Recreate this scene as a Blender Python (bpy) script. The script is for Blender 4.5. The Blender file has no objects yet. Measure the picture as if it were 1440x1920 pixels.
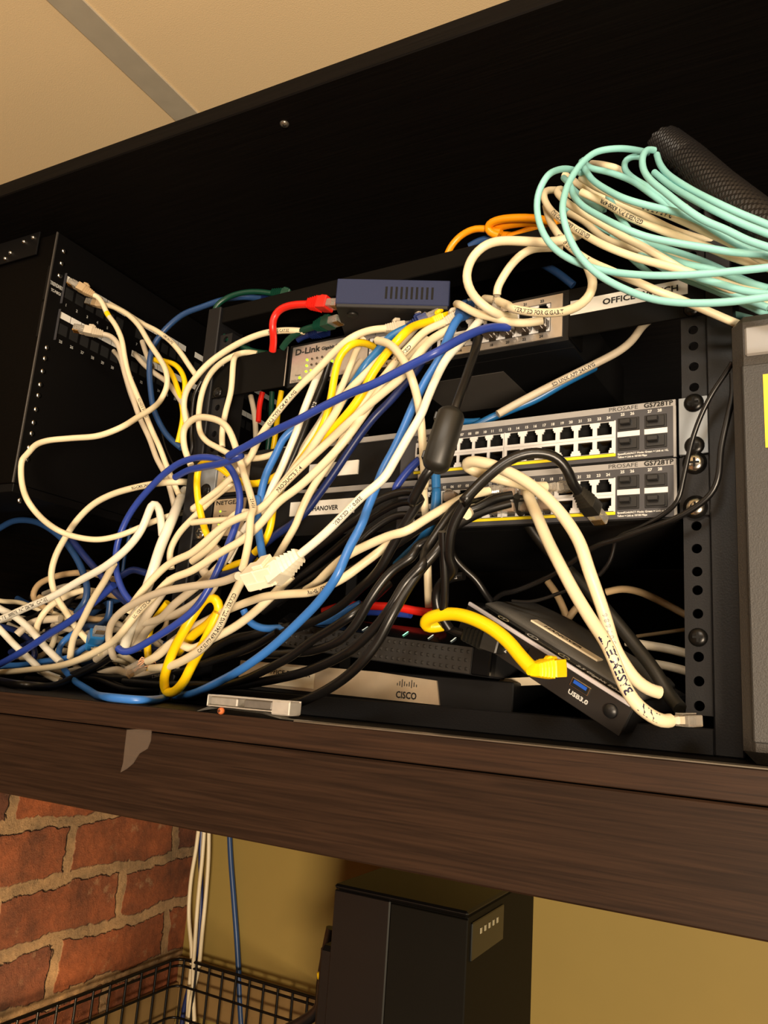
import bpy, math, random
from mathutils import Vector, Matrix, Euler
random.seed(7)
sc = bpy.context.scene
COL = sc.collection
# ---------------------------------------------------------------- camera (position and lens solved from the rack holes)
CAM = Vector((0.0641403, -0.5643669, -0.21198979))
FPX = 1470.6
cam_data = bpy.data.cameras.new('camera'); cam_data.sensor_fit = 'HORIZONTAL'; cam_data.sensor_width = 36
cam_data.lens = 36 * FPX / 1440; cam_data.clip_start = 0.01
cam = bpy.data.objects.new('camera', cam_data); COL.objects.link(cam)
cam.location = CAM
cam.rotation_euler = (math.radians(102.57491589), math.radians(-4.03972823), math.radians(27.84429715))
sc.camera = cam
# ---------------------------------------------------------------- world, lights, exposure
sc.view_settings.view_transform = 'Standard'; sc.view_settings.look = 'None'
sc.view_settings.exposure = 0.0; sc.view_settings.gamma = 1; sc.view_settings.use_curve_mapping = False
w = bpy.data.worlds.new('room_glow'); sc.world = w; w.use_nodes = True
w.node_tree.nodes['Background'].inputs[0].default_value = (1, .62, .30, 1)
w.node_tree.nodes['Background'].inputs[1].default_value = .06
def light(name, kind, loc, target, power, col, size=.3, size_y=None):
    d = bpy.data.lights.new(name, kind); d.energy = power; d.color = col
    if kind == 'AREA':
        d.size = size
        if size_y: d.shape = 'RECTANGLE'; d.size_y = size_y
    else: d.shadow_soft_size = size
    o = bpy.data.objects.new(name, d); COL.objects.link(o); o.location = loc
    o.rotation_euler = (Vector(target) - Vector(loc)).to_track_quat('-Z', 'Y').to_euler()
    return o
light('ceiling_lamp', 'AREA', (.10, -1.02, .47), (-.22, 0, -.12), 8.0, (1, .95, .85), .30, .30)
light('ceiling_lamp', 'AREA', (-1.3, -1.5, .46), (-.45, 0, -.1), 4.5, (1, .90, .76), .5, .5)
light('added_uplight', 'AREA', (.9, -1.9, -.75), (.0, -1.0, .5), 90, (1, .80, .58), .5)  # unseen helper light, added to brighten the ceiling
light('desk_lamp_glow', 'SPOT', (-.58, -.14, -.74), (-.79, -.02, -.66), 13, (1, .70, .38), .04).data.spot_size = 1.25
light('lamp_over_desk', 'AREA', (.55, -.25, -.62), (.30, .46, -.72), 1.6, (1, .84, .50), .3)
# ---------------------------------------------------------------- pixel -> place helpers
RW = cam.rotation_euler.to_matrix()
TILT = math.radians(-3.15)                       # the rack stands turned by this much in the cabinet
RK = Matrix.Rotation(TILT, 3, 'Z'); RKI = RK.inverted()
CR = RKI @ CAM                                   # camera in the rack's frame
def ray(px, py): return RW @ Vector(((px - 720) / FPX, -(py - 960) / FPX, -1))
def rkp(px, py, d):                              # point on the rack-parallel plane d metres behind the rack front, in world space
    r = RKI @ ray(px, py); t = (d - CR.y) / r.y
    return RK @ (CR + r * t)
def wp(px, py, ax, val):
    r = ray(px, py); return CAM + r * ((val - CAM[ax]) / r[ax])
SHELF = -.2405
# ---------------------------------------------------------------- materials
def lin(c): return tuple(((v / 255) / 12.92 if v / 255 <= .04045 else ((v / 255 + .055) / 1.055) ** 2.4) for v in c)
def mat(name, c, rough=.5, metal=0., var=.12, scale=40., bump=0., emis=0, trans=0, spec=.5, alpha=1):
    m = bpy.data.materials.new(name); m.use_nodes = True; nt = m.node_tree; N = nt.nodes; L = nt.links
    b = N['Principled BSDF']; c = lin(c)
    b.inputs['Roughness'].default_value = rough; b.inputs['Metallic'].default_value = metal
    b.inputs['Specular IOR Level'].default_value = spec
    tc = N.new('ShaderNodeTexCoord'); no = N.new('ShaderNodeTexNoise'); no.inputs['Scale'].default_value = scale; no.inputs['Detail'].default_value = 4
    L.new(tc.outputs['Object'], no.inputs['Vector'])
    mx = N.new('ShaderNodeMix'); mx.data_type = 'RGBA'
    mx.inputs[6].default_value = (*[v * (1 - var) for v in c], 1); mx.inputs[7].default_value = (*[min(1, v * (1 + var)) for v in c], 1)
    L.new(no.outputs['Fac'], mx.inputs[0]); L.new(mx.outputs[2], b.inputs['Base Color'])
    if emis:
        b.inputs['Emission Color'].default_value = (*c, 1); b.inputs['Emission Strength'].default_value = emis
    if trans: b.inputs['Transmission Weight'].default_value = trans; b.inputs['IOR'].default_value = 1.45
    if alpha < 1: b.inputs['Alpha'].default_value = alpha
    if bump:
        bp = N.new('ShaderNodeBump'); bp.inputs['Strength'].default_value = bump; bp.inputs['Distance'].default_value = .001
        L.new(no.outputs['Fac'], bp.inputs['Height']); L.new(bp.outputs[0], b.inputs['Normal'])
    return m
def wood(name, c1, c2, axis=0, rough=.42, spec=.3):
    m = bpy.data.materials.new(name); m.use_nodes = True; nt = m.node_tree; N = nt.nodes; L = nt.links; b = N['Principled BSDF']
    tc = N.new('ShaderNodeTexCoord'); mp = N.new('ShaderNodeMapping'); s = [420, 420, 420]; s[axis] = 11
    mp.inputs['Scale'].default_value = s
    no = N.new('ShaderNodeTexNoise'); no.inputs['Scale'].default_value = 1; no.inputs['Detail'].default_value = 5; no.inputs['Distortion'].default_value = .6
    L.new(tc.outputs['Object'], mp.inputs[0]); L.new(mp.outputs[0], no.inputs['Vector'])
    cr = N.new('ShaderNodeValToRGB'); cr.color_ramp.elements[0].position = .35; cr.color_ramp.elements[1].position = .68
    cr.color_ramp.elements[0].color = (*lin(c1), 1); cr.color_ramp.elements[1].color = (*lin(c2), 1)
    L.new(no.outputs['Fac'], cr.inputs[0]); L.new(cr.outputs[0], b.inputs['Base Color'])
    b.inputs['Roughness'].default_value = rough; b.inputs['Specular IOR Level'].default_value = spec
    bp = N.new('ShaderNodeBump'); bp.inputs['Strength'].default_value = .35; bp.inputs['Distance'].default_value = .0006
    L.new(no.outputs['Fac'], bp.inputs['Height']); L.new(bp.outputs[0], b.inputs['Normal'])
    return m
M = dict(
 cream=mat('cream_jacket', (226, 212, 178), .42, var=.06), white=mat('white_jacket', (228, 224, 208), .38, var=.05),
 grey=mat('aged_white_jacket', (190, 178, 156), .5, var=.12), tan=mat('tan_jacket', (176, 150, 112), .5),
 aqua=mat('aqua_jacket', (142, 204, 202), .42, var=.05), blue=mat('blue_jacket', (52, 112, 190), .35, var=.06),
 royal=mat('royal_blue_jacket', (38, 62, 150), .35, var=.06), navy=mat('navy_jacket', (22, 38, 92), .38), teal=mat('teal_blue_jacket', (30, 100, 160), .35),
 steelblue=mat('slate_blue_jacket', (34, 66, 112), .4), yellow=mat('yellow_jacket', (248, 206, 10), .35, var=.05), orange=mat('orange_jacket', (240, 150, 12), .35, var=.05),
 red=mat('red_jacket', (214, 34, 24), .35, var=.06), green=mat('green_jacket', (10, 58, 44), .38), black=mat('black_jacket', (13, 12, 12), .34, var=.1),
 rubber=mat('black_rubber', (24, 23, 19), .45), clear=mat('clear_plug', (232, 226, 214), .12, trans=.8, var=.02), gold=mat('gold_contact', (212, 170, 90), .25, 1),
 ink=mat('printed_ink', (44, 42, 40), .6, var=.02), inkw=mat('white_ink', (222, 222, 218), .6, var=.02), marker=mat('marker_ink', (30, 26, 60), .5, var=.02),
 steel=mat('black_steel', (11, 10, 10), .5, .0, spec=.12, bump=.08, scale=500), rackpaint=mat('matt_rack_paint', (21, 21, 23), .45, spec=.3, bump=.1, scale=900),
 hole=mat('hole_black', (4, 4, 4), .9), nickel=mat('nickel_plate', (205, 200, 190), .22, 1), zinc=mat('zinc_plate', (216, 212, 204), .3, .6, var=.2, scale=120),
 screwblack=mat('black_screw', (24, 23, 22), .3, .6), silver=mat('brushed_silver', (205, 198, 190), .34, .85, scale=200), beige=mat('champagne_panel', (168, 150, 124), .5, .1),
 label=mat('label_tape', (226, 224, 216), .5, var=.04), kraft=mat('beige_label_tape', (210, 196, 168), .5, var=.06),
 charcoal=mat('charcoal_panel', (62, 62, 66), .45), greyband=mat('grey_band', (150, 148, 146), .42), switchblack=mat('switch_black', (12, 12, 13), .5, spec=.3, bump=.06, scale=900),
 portwhite=mat('port_shield', (222, 222, 222), .35, .2, var=.04), plast=mat('black_plastic', (28, 28, 29), .4), bluebox=mat('slate_box_paint', (36, 44, 74), .6, spec=.25, bump=.1, scale=900),
 boxdark=mat('dark_box_underside', (18, 17, 17), .55), stripy=mat('yellow_stripe', (226, 206, 20), .5, var=.03), led=mat('green_led', (150, 255, 20), .4, emis=2.2), ledoff=mat('led_off', (70, 58, 44), .4),
 ledc=mat('pale_green_led', (150, 255, 200), .4, emis=1.5), ledw=mat('white_indicator', (225, 235, 225), .4, emis=.5), usb=mat('usb_blue', (30, 84, 190), .4),
 gloss=mat('gloss_black', (12, 12, 13), .12), rubtop=mat('rubberised_grey_top', (74, 72, 68), .62, bump=.3, scale=1500), ivory=mat('ivory_plastic', (232, 224, 200), .38, var=.04),
 greyunit=mat('textured_grey_plastic', (56, 55, 54), .55, bump=.5, scale=1100), sleeve=mat('braid', (20, 18, 18), .45), wire=mat('black_wire', (14, 13, 12), .35, .3),
 tape=mat('clear_tape', (112, 98, 86), .22, alpha=.35, bump=.6, scale=300), upsb=mat('ups_black', (10, 8, 5), .6, spec=.15), upsd=mat('ups_panel', (6, 4, 3), .45),
 ylabel=mat('yellow_label', (238, 208, 40), .5, var=.04), rust=mat('rust_screw', (190, 100, 50), .6), alu=mat('worn_alu_strip', (150, 142, 130), .3, .8, var=.35, scale=60),
 lam=wood('black_laminate', (9, 7, 6), (15, 12, 10), 0, .6, .08), lamy=wood('black_laminate_side', (5, 4, 3), (9, 6, 4), 1, .6, .05), shadedblack=mat('shaded_black', (10, 9, 8), .5, spec=.1),
 brown=wood('espresso_wood', (31, 20, 13), (47, 32, 22), 0, .5, .15), edge=wood('espresso_edge', (35, 23, 16), (53, 36, 25), 0, .45, .2))
# ---------------------------------------------------------------- mesh builder
class MB:
    def __init__(s): s.v = []; s.f = []; s.smooth = []
    def add(s, vs, fs, sm=False, T=None):
        n = len(s.v); s.v += [tuple(T @ Vector(v)) if T else tuple(v) for v in vs]
        s.f += [tuple(i + n for i in f) for f in fs]; s.smooth += [sm] * len(fs); return s
    def box(s, x0, x1, y0, y1, z0, z1, c=0., T=None):
        if x0 > x1: x0, x1 = x1, x0
        if c <= 0:
            return s.add([(x, y, z) for x in (x0, x1) for y in (y0, y1) for z in (z0, z1)],
                [(0, 1, 3, 2), (4, 6, 7, 5), (0, 4, 5, 1), (2, 3, 7, 6), (0, 2, 6, 4), (1, 5, 7, 3)], T=T)
        vs = []; X = (x0, x1); Y = (y0, y1); Z = (z0, z1); idx = {}
        for i in (0, 1):
            for j in (0, 1):
                for k in (0, 1):
                    sx, sy, sz = (1 - 2 * i) * c, (1 - 2 * j) * c, (1 - 2 * k) * c
                    idx[i, j, k] = len(vs)
                    vs += [(X[i], Y[j] + sy, Z[k] + sz), (X[i] + sx, Y[j], Z[k] + sz), (X[i] + sx, Y[j] + sy, Z[k])]
        fs = []
        for i in (0, 1): fs.append([idx[i, a, b] for a, b in ((0, 0), (1, 0), (1, 1), (0, 1))])
        for j in (0, 1): fs.append([idx[a, j, b] + 1 for a, b in ((0, 0), (1, 0), (1, 1), (0, 1))])
        for k in (0, 1): fs.append([idx[a, b, k] + 2 for a, b in ((0, 0), (1, 0), (1, 1), (0, 1))])
        for a in (0, 1):
            for b in (0, 1):
                fs.append([idx[0, a, b] + 1, idx[1, a, b] + 1, idx[1, a, b] + 2, idx[0, a, b] + 2])
                fs.append([idx[a, 0, b], idx[a, 1, b], idx[a, 1, b] + 2, idx[a, 0, b] + 2])
                fs.append([idx[a, b, 0], idx[a, b, 1], idx[a, b, 1] + 1, idx[a, b, 0] + 1])
                for k in (0, 1): fs.append([idx[a, b, k], idx[a, b, k] + 1, idx[a, b, k] + 2])
        return s.add(vs, fs, T=T)
    def loft(s, secs, n=8, T=None, sm=False, pw=.0):   # secs: (y, half_x, half_z[, cx, cz]); rounded-rect sections along +y
        vs = []; fs = []
        for q in secs:
            y, a, b = q[:3]; cx, cz = (q[3], q[4]) if len(q) > 3 else (0, 0)
            for i in range(n):
                t = 2 * math.pi * (i + .5) / n; c_, s_ = math.cos(t), math.sin(t)
                if pw: k = 1 / max(abs(c_), abs(s_)) * (1 - pw) + pw
                else: k = 1
                vs.append((cx + a * c_ * k, y, cz + b * s_ * k))
        for j in range(len(secs) - 1):
            for i in range(n): fs.append((j * n + i, j * n + (i + 1) % n, (j + 1) * n + (i + 1) % n, (j + 1) * n + i))
        fs.append(tuple(range(n))); fs.append(tuple(range((len(secs) - 1) * n, len(secs) * n))[::-1])
        return s.add(vs, fs, sm, T)
    def cyl(s, p, q, r, n=16, r2=None, sm=True):
        p = Vector(p); q = Vector(q); d = (q - p); L = d.length
        T = Matrix.Translation(p) @ d.to_track_quat('Y', 'Z').to_matrix().to_4x4()
        return s.loft([(0, r, r), (L, r2 if r2 is not None else r, r2 if r2 is not None else r)], n, T, sm)
    def tube(s, pts, r, n=10):
        fr = frames(pts); vs = []; fs = []
        for (p, t, u, v) in fr:
            for i in range(n):
                a = 2 * math.pi * i / n; vs.append(p + (u * math.cos(a) + v * math.sin(a)) * r)
        m = len(fr)
        for j in range(m - 1):
            for i in range(n): fs.append((j * n + i, (j + 1) * n + i, (j + 1) * n + (i + 1) % n, j * n + (i + 1) % n))
        s.add(vs, fs, True); s.add([vs[i] for i in range(n)], [tuple(range(n))]); s.add(vs[-n:], [tuple(range(n))[::-1]])
        return s
    def build(s, name, m, parent=None, loc=None):
        me = bpy.data.meshes.new(name); off = Vector(loc) if loc is not None else Vector((0, 0, 0))
        me.from_pydata([tuple(Vector(v) - off) for v in s.v], [], s.f); me.materials.append(m)
        me.polygons.foreach_set('use_smooth', s.smooth)
        import bmesh
        b = bmesh.new(); b.from_mesh(me); bmesh.ops.recalc_face_normals(b, faces=b.faces); b.to_mesh(me); b.free()
        o = bpy.data.objects.new(name, me); COL.objects.link(o)
        if parent: o.parent = parent
        if loc is not None: o.location = off
        return o
def frames(pts):
    out = []; u = None; n = len(pts)
    for i in range(n):
        t = (pts[min(i + 1, n - 1)] - pts[max(i - 1, 0)]).normalized()
        if u is None: u = t.orthogonal().normalized()
        u = (u - t * u.dot(t)).normalized(); out.append((pts[i], t, u, t.cross(u)))
    return out
def tag(o, label=None, cat=None, group=None, kind=None):
    if label: o['label'] = label
    if cat: o['category'] = cat
    if group: o['group'] = group
    if kind: o['kind'] = kind
    return o
def thing(name, label, cat, loc=(0, 0, 0), group=None, rack=True, rot=None):   # loc in the rack's frame when rack
    o = bpy.data.objects.new(name, None); COL.objects.link(o); o.empty_display_size = .02
    R = (RK if rack else Matrix.Identity(3)) @ (rot if rot else Matrix.Identity(3))
    o.location = (RK @ Vector(loc)) if rack else Vector(loc); o.rotation_euler = R.to_euler()
    return tag(o, label, cat, group)
def struct(name, b, m, parent=None): return tag(b.build(name, m, parent), kind='structure')
_tc = {}
def text_mesh(t, size, off=0.):
    if (t, size) not in _tc:
        c = bpy.data.curves.new('t', 'FONT'); c.body = t; c.size = size; c.resolution_u = 2; c.offset = off
        o = bpy.data.objects.new('t', c); me = bpy.data.meshes.new_from_object(o)
        _tc[t, size] = ([tuple(v.co) for v in me.vertices], [tuple(p.vertices) for p in me.polygons])
        bpy.data.objects.remove(o); bpy.data.curves.remove(c); bpy.data.meshes.remove(me)
    return _tc[t, size]
def lettering(t, size, m, parent, T, bold=0, width=None, name='lettering'):    # T maps the text's xy plane into the parent
    vs, fs = text_mesh(t, size); b = MB(); k = 1
    if width: k = width / max(v[0] for v in vs)
    vs2 = [(v[0] * k, v[1], 0) for v in vs]
    b.add(vs2, fs, T=T)
    if bold:
        for dx, dy in ((bold, 0), (0, bold), (bold, bold)): b.add([(x + dx, y + dy, 0.00001) for x, y, z in vs2], fs, T=T)
    return b.build(name, m, parent)
def front(x, z, y=0): return Matrix.Translation((x, y, z)) @ Matrix.Rotation(math.pi / 2, 4, 'X')   # text on a face looking to -y
# ================================================================ SETTING
YF = -.08; YB = .44; XL = -.93; XR = .42; ZT = .305
b = MB().box(-2.6, 2.4, -3.0, .46, .50, .52)
ceil_m = mat('ceiling_board', (232, 205, 160), .9, var=.07, scale=700, bump=.25)
struct('ceiling', b, ceil_m)
b = MB().box(-.645, -.608, -3.0, .46, .4975, .50); struct('trim_1', b, mat('ceiling_grid_strip', (176, 166, 146), .6))
b = MB().box(-2.6, 2.4, -3.0, .46, -2.02, -2.0); struct('floor', b, mat('floor_board', (96, 74, 52), .6))
wallm = mat('olive_yellow_paint', (146, 124, 62), .7, var=.05, scale=14, bump=.15)
b = MB().box(-2.6, 2.4, .46, .50, -2.0, .50); struct('wall_back', b, wallm)
def brick_mat():
    m = bpy.data.materials.new('old_brick'); m.use_nodes = True; nt = m.node_tree; N = nt.nodes; L = nt.links; b = N['Principled BSDF']
    def noise(sc_, det, ro=.6):
        n = N.new('ShaderNodeTexNoise'); n.inputs['Scale'].default_value = sc_; n.inputs['Detail'].default_value = det; n.inputs['Roughness'].default_value = ro; L.new(tc.outputs['Object'], n.inputs['Vector']); return n
    def vm(op, a_, c_): 
        n = N.new('ShaderNodeVectorMath'); n.operation = op; L.new(a_, n.inputs[0])
        if isinstance(c_, tuple): n.inputs[1].default_value = c_
        else: L.new(c_, n.inputs[1])
        return n.outputs[0]
    def ramp(src, p0, c0, p1, c1):
        r = N.new('ShaderNodeValToRGB'); r.color_ramp.elements[0].position = p0; r.color_ramp.elements[0].color = (*c0, 1); r.color_ramp.elements[1].position = p1; r.color_ramp.elements[1].color = (*c1, 1); L.new(src, r.inputs[0]); return r.outputs[0]
    def mix(f, a_, c_, bt='MIX'):
        n = N.new('ShaderNodeMix'); n.data_type = 'RGBA'; n.blend_type = bt
        if isinstance(f, float): n.inputs[0].default_value = f
        else: L.new(f, n.inputs[0])
        for s_, v in ((6, a_), (7, c_)):
            if isinstance(v, tuple): n.inputs[s_].default_value = (*v, 1)
            else: L.new(v, n.inputs[s_])
        return n.outputs[2]
    tc = N.new('ShaderNodeTexCoord'); sp = N.new('ShaderNodeSeparateXYZ'); L.new(tc.outputs['Object'], sp.inputs[0])
    cb = N.new('ShaderNodeCombineXYZ'); L.new(sp.outputs[1], cb.inputs[0]); L.new(sp.outputs[2], cb.inputs[1])
    v = cb.outputs[0]
    for sc_, am in ((11, .030), (45, .012), (160, .005)):
        n = noise(sc_, 3); d = vm('MULTIPLY', vm('SUBTRACT', n.outputs['Color'], (.5, .5, .5)), (am, am, 0)); v = vm('ADD', v, d)
    mp = N.new('ShaderNodeMapping'); mp.inputs['Location'].default_value = (.085, .0515, 0); L.new(v, mp.inputs[0])
    br = N.new('ShaderNodeTexBrick'); L.new(mp.outputs[0], br.inputs['Vector'])
    for k, val in (('Scale', 1), ('Brick Width', .200), ('Row Height', .0715), ('Mortar Size', .0085), ('Mortar Smooth', .25), ('Bias', -.1)): br.inputs[k].default_value = val
    br.inputs['Color1'].default_value = (*lin((158, 92, 50)), 1); br.inputs['Color2'].default_value = (*lin((104, 66, 46)), 1); br.inputs['Mortar'].default_value = (*lin((172, 148, 110)), 1)
    big = noise(9, 6, .7); fine = noise(60, 8, .75); spot = noise(26, 7, .7)
    c = mix(.8, br.outputs['Color'], ramp(big.outputs['Fac'], .32, (.28, .26, .27), .66, (1.45, 1.2, 1.05)), 'MULTIPLY')
    c = mix(.7, c, ramp(fine.outputs['Fac'], .3, (.5, .48, .46), .7, (1.3, 1.25, 1.2)), 'MULTIPLY')
    smear = ramp(spot.outputs['Fac'], .60, (0, 0, 0), .72, (.6, .6, .6)); c = mix(smear, c, lin((176, 146, 108)))
    L.new(c, b.inputs['Base Color']); b.inputs['Roughness'].default_value = .85
    h = N.new('ShaderNodeMath'); h.operation = 'MULTIPLY_ADD'; h.inputs[1].default_value = .7; L.new(fine.outputs['Fac'], h.inputs[0])
    inv = N.new('ShaderNodeMath'); inv.operation = 'SUBTRACT'; inv.inputs[0].default_value = 1; L.new(br.outputs['Fac'], inv.inputs[1]); L.new(inv.outputs[0], h.inputs[2])
    bp = N.new('ShaderNodeBump'); bp.inputs['Strength'].default_value = 1; bp.inputs['Distance'].default_value = .009; L.new(h.outputs[0], bp.inputs['Height']); L.new(bp.outputs[0], b.inputs['Normal'])
    return m
b = MB().box(-1.4, -.79, -3.0, .50, -2.0, -.337); struct('wall_left', b, brick_mat())
b = MB().box(-.79, .9, .452, .46, -.70, -.628, .002); b.box(-.79, -.782, -1.2, .452, -.72, -.662, .002); struct('trim_2', b, mat('beige_dado_rail', (140, 112, 68), .55))
b = MB().box(-.79, 1.2, -.25, .46, -.84, -.80, .004)
tag(b.build('desk_top', M['brown']), 'brown desk top under the cabinet carrying the wire basket', 'desk')
# ---------------------------------------------------------------- the cabinet
cab = thing('wall_cabinet', 'dark espresso open wall cabinet holding the rack and the cables', 'cabinet', (0, 0, 0), rack=False)
MB().box(XL - .018, XR, YF, YB, ZT, ZT + .018, .0012).build('top_panel', M['lam'], cab)
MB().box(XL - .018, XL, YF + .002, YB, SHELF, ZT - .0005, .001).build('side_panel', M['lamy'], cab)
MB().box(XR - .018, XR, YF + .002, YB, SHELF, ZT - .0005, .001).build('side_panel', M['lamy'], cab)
MB().box(XL, XR - .018, YB - .006, YB, SHELF, ZT - .0005).build('back_panel', M['lam'], cab)
MB().box(XL - .018, XR, YF + .0012, YB, SHELF - .0185, SHELF, .001).build('shelf', M['lam'], cab)
MB().box(XL - .018, XR, YF - .0012, YF + .0010, SHELF - .0185, SHELF - .0002, .0006).build('shelf_edge', M['edge'], cab)
MB().box(XL - .018, XR, YF - .0003, YF + .018, -.3255, SHELF - .0195, .0012).build('fascia', M['brown'], cab)
MB().box(-.262, XR, YF - .0016, YF + .016, SHELF - .0002, SHELF + .0007, .0002).build('edge_strip', M['alu'], cab)
def screw(parent, x, y, z, r, m, slot=True, n=(0, -1, 0)):
    n = Vector(n); T = Matrix.Translation((x, y, z)) @ n.to_track_quat('Y', 'Z').to_matrix().to_4x4()
    b = MB().loft([(-.0012, r, r), (.0006, r, r), (.0018, r * .86, r * .86), (.0026, r * .5, r * .5), (.0028, r * .1, r * .1)], 20, T, True)
    s = b.build('screw', m, parent)
    if slot:
        c = MB().box(-r * .52, r * .52, .0015, .00295, -r * .12, r * .12, T=T); c.box(-r * .12, r * .12, .0015, .00297, -r * .52, r * .52, T=T)
        c.build('cross_slot', M['hole'], s)
    return s
screw(cab, -.356, -.051, ZT, .0045, M['alu'], True, (0, 0, -1))
hinge = thing('corner_plate', 'dark steel corner plate with small bright screws at the far upper left', 'corner plate', (-.77, -.0315, .255), rack=False)
MB().box(-.03, .052, -.002, .0, .0, .030, .0004).build('plate', M['steel'], hinge)
for x, z in ((.026, .022), (.042, .024), (.004, .012), (-.004, .002 + .004)): screw(hinge, x, -.002, z, .0030, M['nickel'])
# tape scrap on the fascia
T0 = [wp(x, y, 1, YF - .0006) for x, y in ((239, 1368), (262, 1367), (285, 1369), (283, 1390), (277, 1404), (262, 1413), (250, 1432), (238, 1442), (227, 1448), (232, 1430), (235, 1400))]
b = MB(); n = len(T0); o_ = Vector((0, -.0007, 0)); c0 = sum(T0, Vector()) / n
b.add(T0 + [p + o_ for p in T0], [tuple(range(n)), tuple(range(n, 2 * n))] + [(i, (i + 1) % n, (i + 1) % n + n, i + n) for i in range(n)])
tag(b.build('tape_scrap', M['tape'], loc=c0), 'torn scrap of clear tape stuck on the brown fascia', 'tape')
# ---------------------------------------------------------------- the rack
rack = thing('equipment_rack', 'black steel equipment rack standing on the cabinet shelf', 'rack', (0, 0, 0))
HZ = sorted([-.04445 * k - d for k in range(-3, 5) for d in (0, .015875, .03175)])
def holed_strip(x0, x1, xc, r=.0034):
    b = MB(); N_ = 16; zs = HZ; zb = [zs[0] - .006] + [(a + c) / 2 for a, c in zip(zs, zs[1:])] + [zs[-1] + .006]
    for z, z0, z1 in zip(zs, zb, zb[1:]):
        circ = [(xc + r * math.cos(2 * math.pi * i / N_), z + r * math.sin(2 * math.pi * i / N_)) for i in range(N_)]; rect = []
        for i in range(N_):
            dx, dz = math.cos(2 * math.pi * i / N_), math.sin(2 * math.pi * i / N_)
            hx = (x1 - xc) if dx > 0 else (xc - x0); hz = (z1 - z) if dz > 0 else (z - z0)
            k = min(hx / abs(dx) if abs(dx) > 1e-6 else 9, hz / abs(dz) if abs(dz) > 1e-6 else 9); rect.append((xc + dx * k, z + dz * k))
        vs = [(x, 0, q) for x, q in circ] + [(x, 0, q) for x, q in rect] + [(x, .0025, q) for x, q in circ]
        fs = []
        for i in range(N_):
            j = (i + 1) % N_; fs += [(i, j, N_ + j, N_ + i), (i, j, 2 * N_ + j, 2 * N_ + i)]
        for cx, cz in ((x0, z0), (x0, z1), (x1, z0), (x1, z1)):           # fill the corner left by the radial cut
            near = sorted(range(N_), key=lambda i: (rect[i][0] - cx) ** 2 + (rect[i][1] - cz) ** 2)[:2]
            vs.append((cx, 0, cz)); fs.append((N_ + near[0], N_ + near[1], len(vs) - 1))
        b.add(vs, fs)
    b.box(x0, x0 + .0015, .0001, .028, zb[0], zb[-1]); b.box(x1 - .0015, x1, .0001, .028, zb[0], zb[-1])
    return b
for x0, x1, xc in ((-.0085, .0085, 0), (-.4735, -.4565, -.465)):
    holed_strip(x0, x1, xc).build('mounting_rail', M['rackpaint'], rack)
for x0, x1 in ((.0092, .027), (-.492, -.4742)):
    MB().box(x0, x1, -.004, .035, SHELF + .0002, .172, .001).build('post', M['rackpaint'], rack)
    MB().box(x0, x1, .30, .335, SHELF + .0002, .172, .001).build('rear_post', M['rackpaint'], rack)
MB().box(-.4741, .0091, -.003, .03, SHELF + .0002, -.2235, .0008).build('bottom_bar', M['rackpaint'], rack)
MB().box(-.4741, .0091, -.001, .03, .1535, .1715, .0008).build('top_bar', M['shadedblack'], rack)  # darker than the posts' paint: shade on the bar put into its colour
for s_ in (.0092, -.492): MB().box(s_, s_ + .0178, .0351, .2999, SHELF + .0002, -.2235, .0008).build('bottom_bar', M['rackpaint'], rack)
screw(rack, 0, 0, -.165, .0062, M['screwblack'])
# ---------------------------------------------------------------- ports
def port_mesh(w_=.0117, h=.0078, up=True):
    b = MB(); d0, d1 = .0013, .0125; t = .0006; x0, x1 = -w_ / 2 - .0004, w_ / 2 + .0004; z0, z1 = (-h / 2, h / 2 + .0024) if up else (-h / 2 - .0024, h / 2)
    b.box(x0, x1, d1, d1 + t, z0, z1); b.box(x0 - t, x0, d0, d1, z0, z1); b.box(x1, x1 + t, d0, d1, z0, z1); b.box(x0, x1, d0, d1, z0 - t, z0); b.box(x0, x1, d0, d1, z1, z1 + t)
    return b
_pm = {}
def port(parent, x, z, up):
    if up not in _pm:
        o = port_mesh(up=up).build('port', M['hole']); c = MB()
        for i in range(8):
            xx = (i - 3.5) * .00102; zz = -.0036 if up else .0036
            c.box(xx - .0002, xx + .0002, .003, .011, zz - .0002, zz + .0002)
        g = c.build('contacts', M['gold'], o); _pm[up] = (o, g); first = True
    else: first = False
    o, g = _pm[up]
    if not first:
        o = o.copy(); COL.objects.link(o); g2 = g.copy(); COL.objects.link(g2); g2.parent = o
    o.parent = parent; o.location = (x, 0, z); return o
def port_plate(b, x, z, pw, ph, up, w_=.0117, h=.0078, y0=0, t=.0012):
    hw, hh = pw / 2, ph / 2; n_ = .0034; nz = .0022
    b.box(x - hw, x - w_ / 2, y0, y0 + t, z - hh, z + hh); b.box(x + w_ / 2, x + hw, y0, y0 + t, z - hh, z + hh)
    s = 1 if up else -1
    def bx(x0, x1, za, zb):
        za, zb = z + s * za, z + s * zb; b.box(x0, x1, y0, y0 + t, min(za, zb), max(za, zb))
    bx(x - w_ / 2, x + w_ / 2, -hh, -h / 2)
    bx(x - w_ / 2, x - n_, h / 2, hh); bx(x + n_, x + w_ / 2, h / 2, hh); bx(x - n_, x + n_, h / 2 + nz, hh)
    bx(x - w_ / 2, x - w_ / 2 + .0014, h / 2 - .0016, h / 2); bx(x + w_ / 2 - .0014, x + w_ / 2, h / 2 - .0016, h / 2)
def chassis(parent, x0, x1, dep, h, px0, px1, pz0, pz1, m, name='case'):
    b = MB().box(x0, x1, .0145, dep, 0, h, .0008)
    b.box(x0, px0, .001, .0145, 0, h); b.box(px1, x1, .001, .0145, 0, h); b.box(px0, px1, .001, .0145, 0, pz0); b.box(px0, px1, .001, .0145, pz1, h)
    return b.build(name, m, parent)
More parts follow.
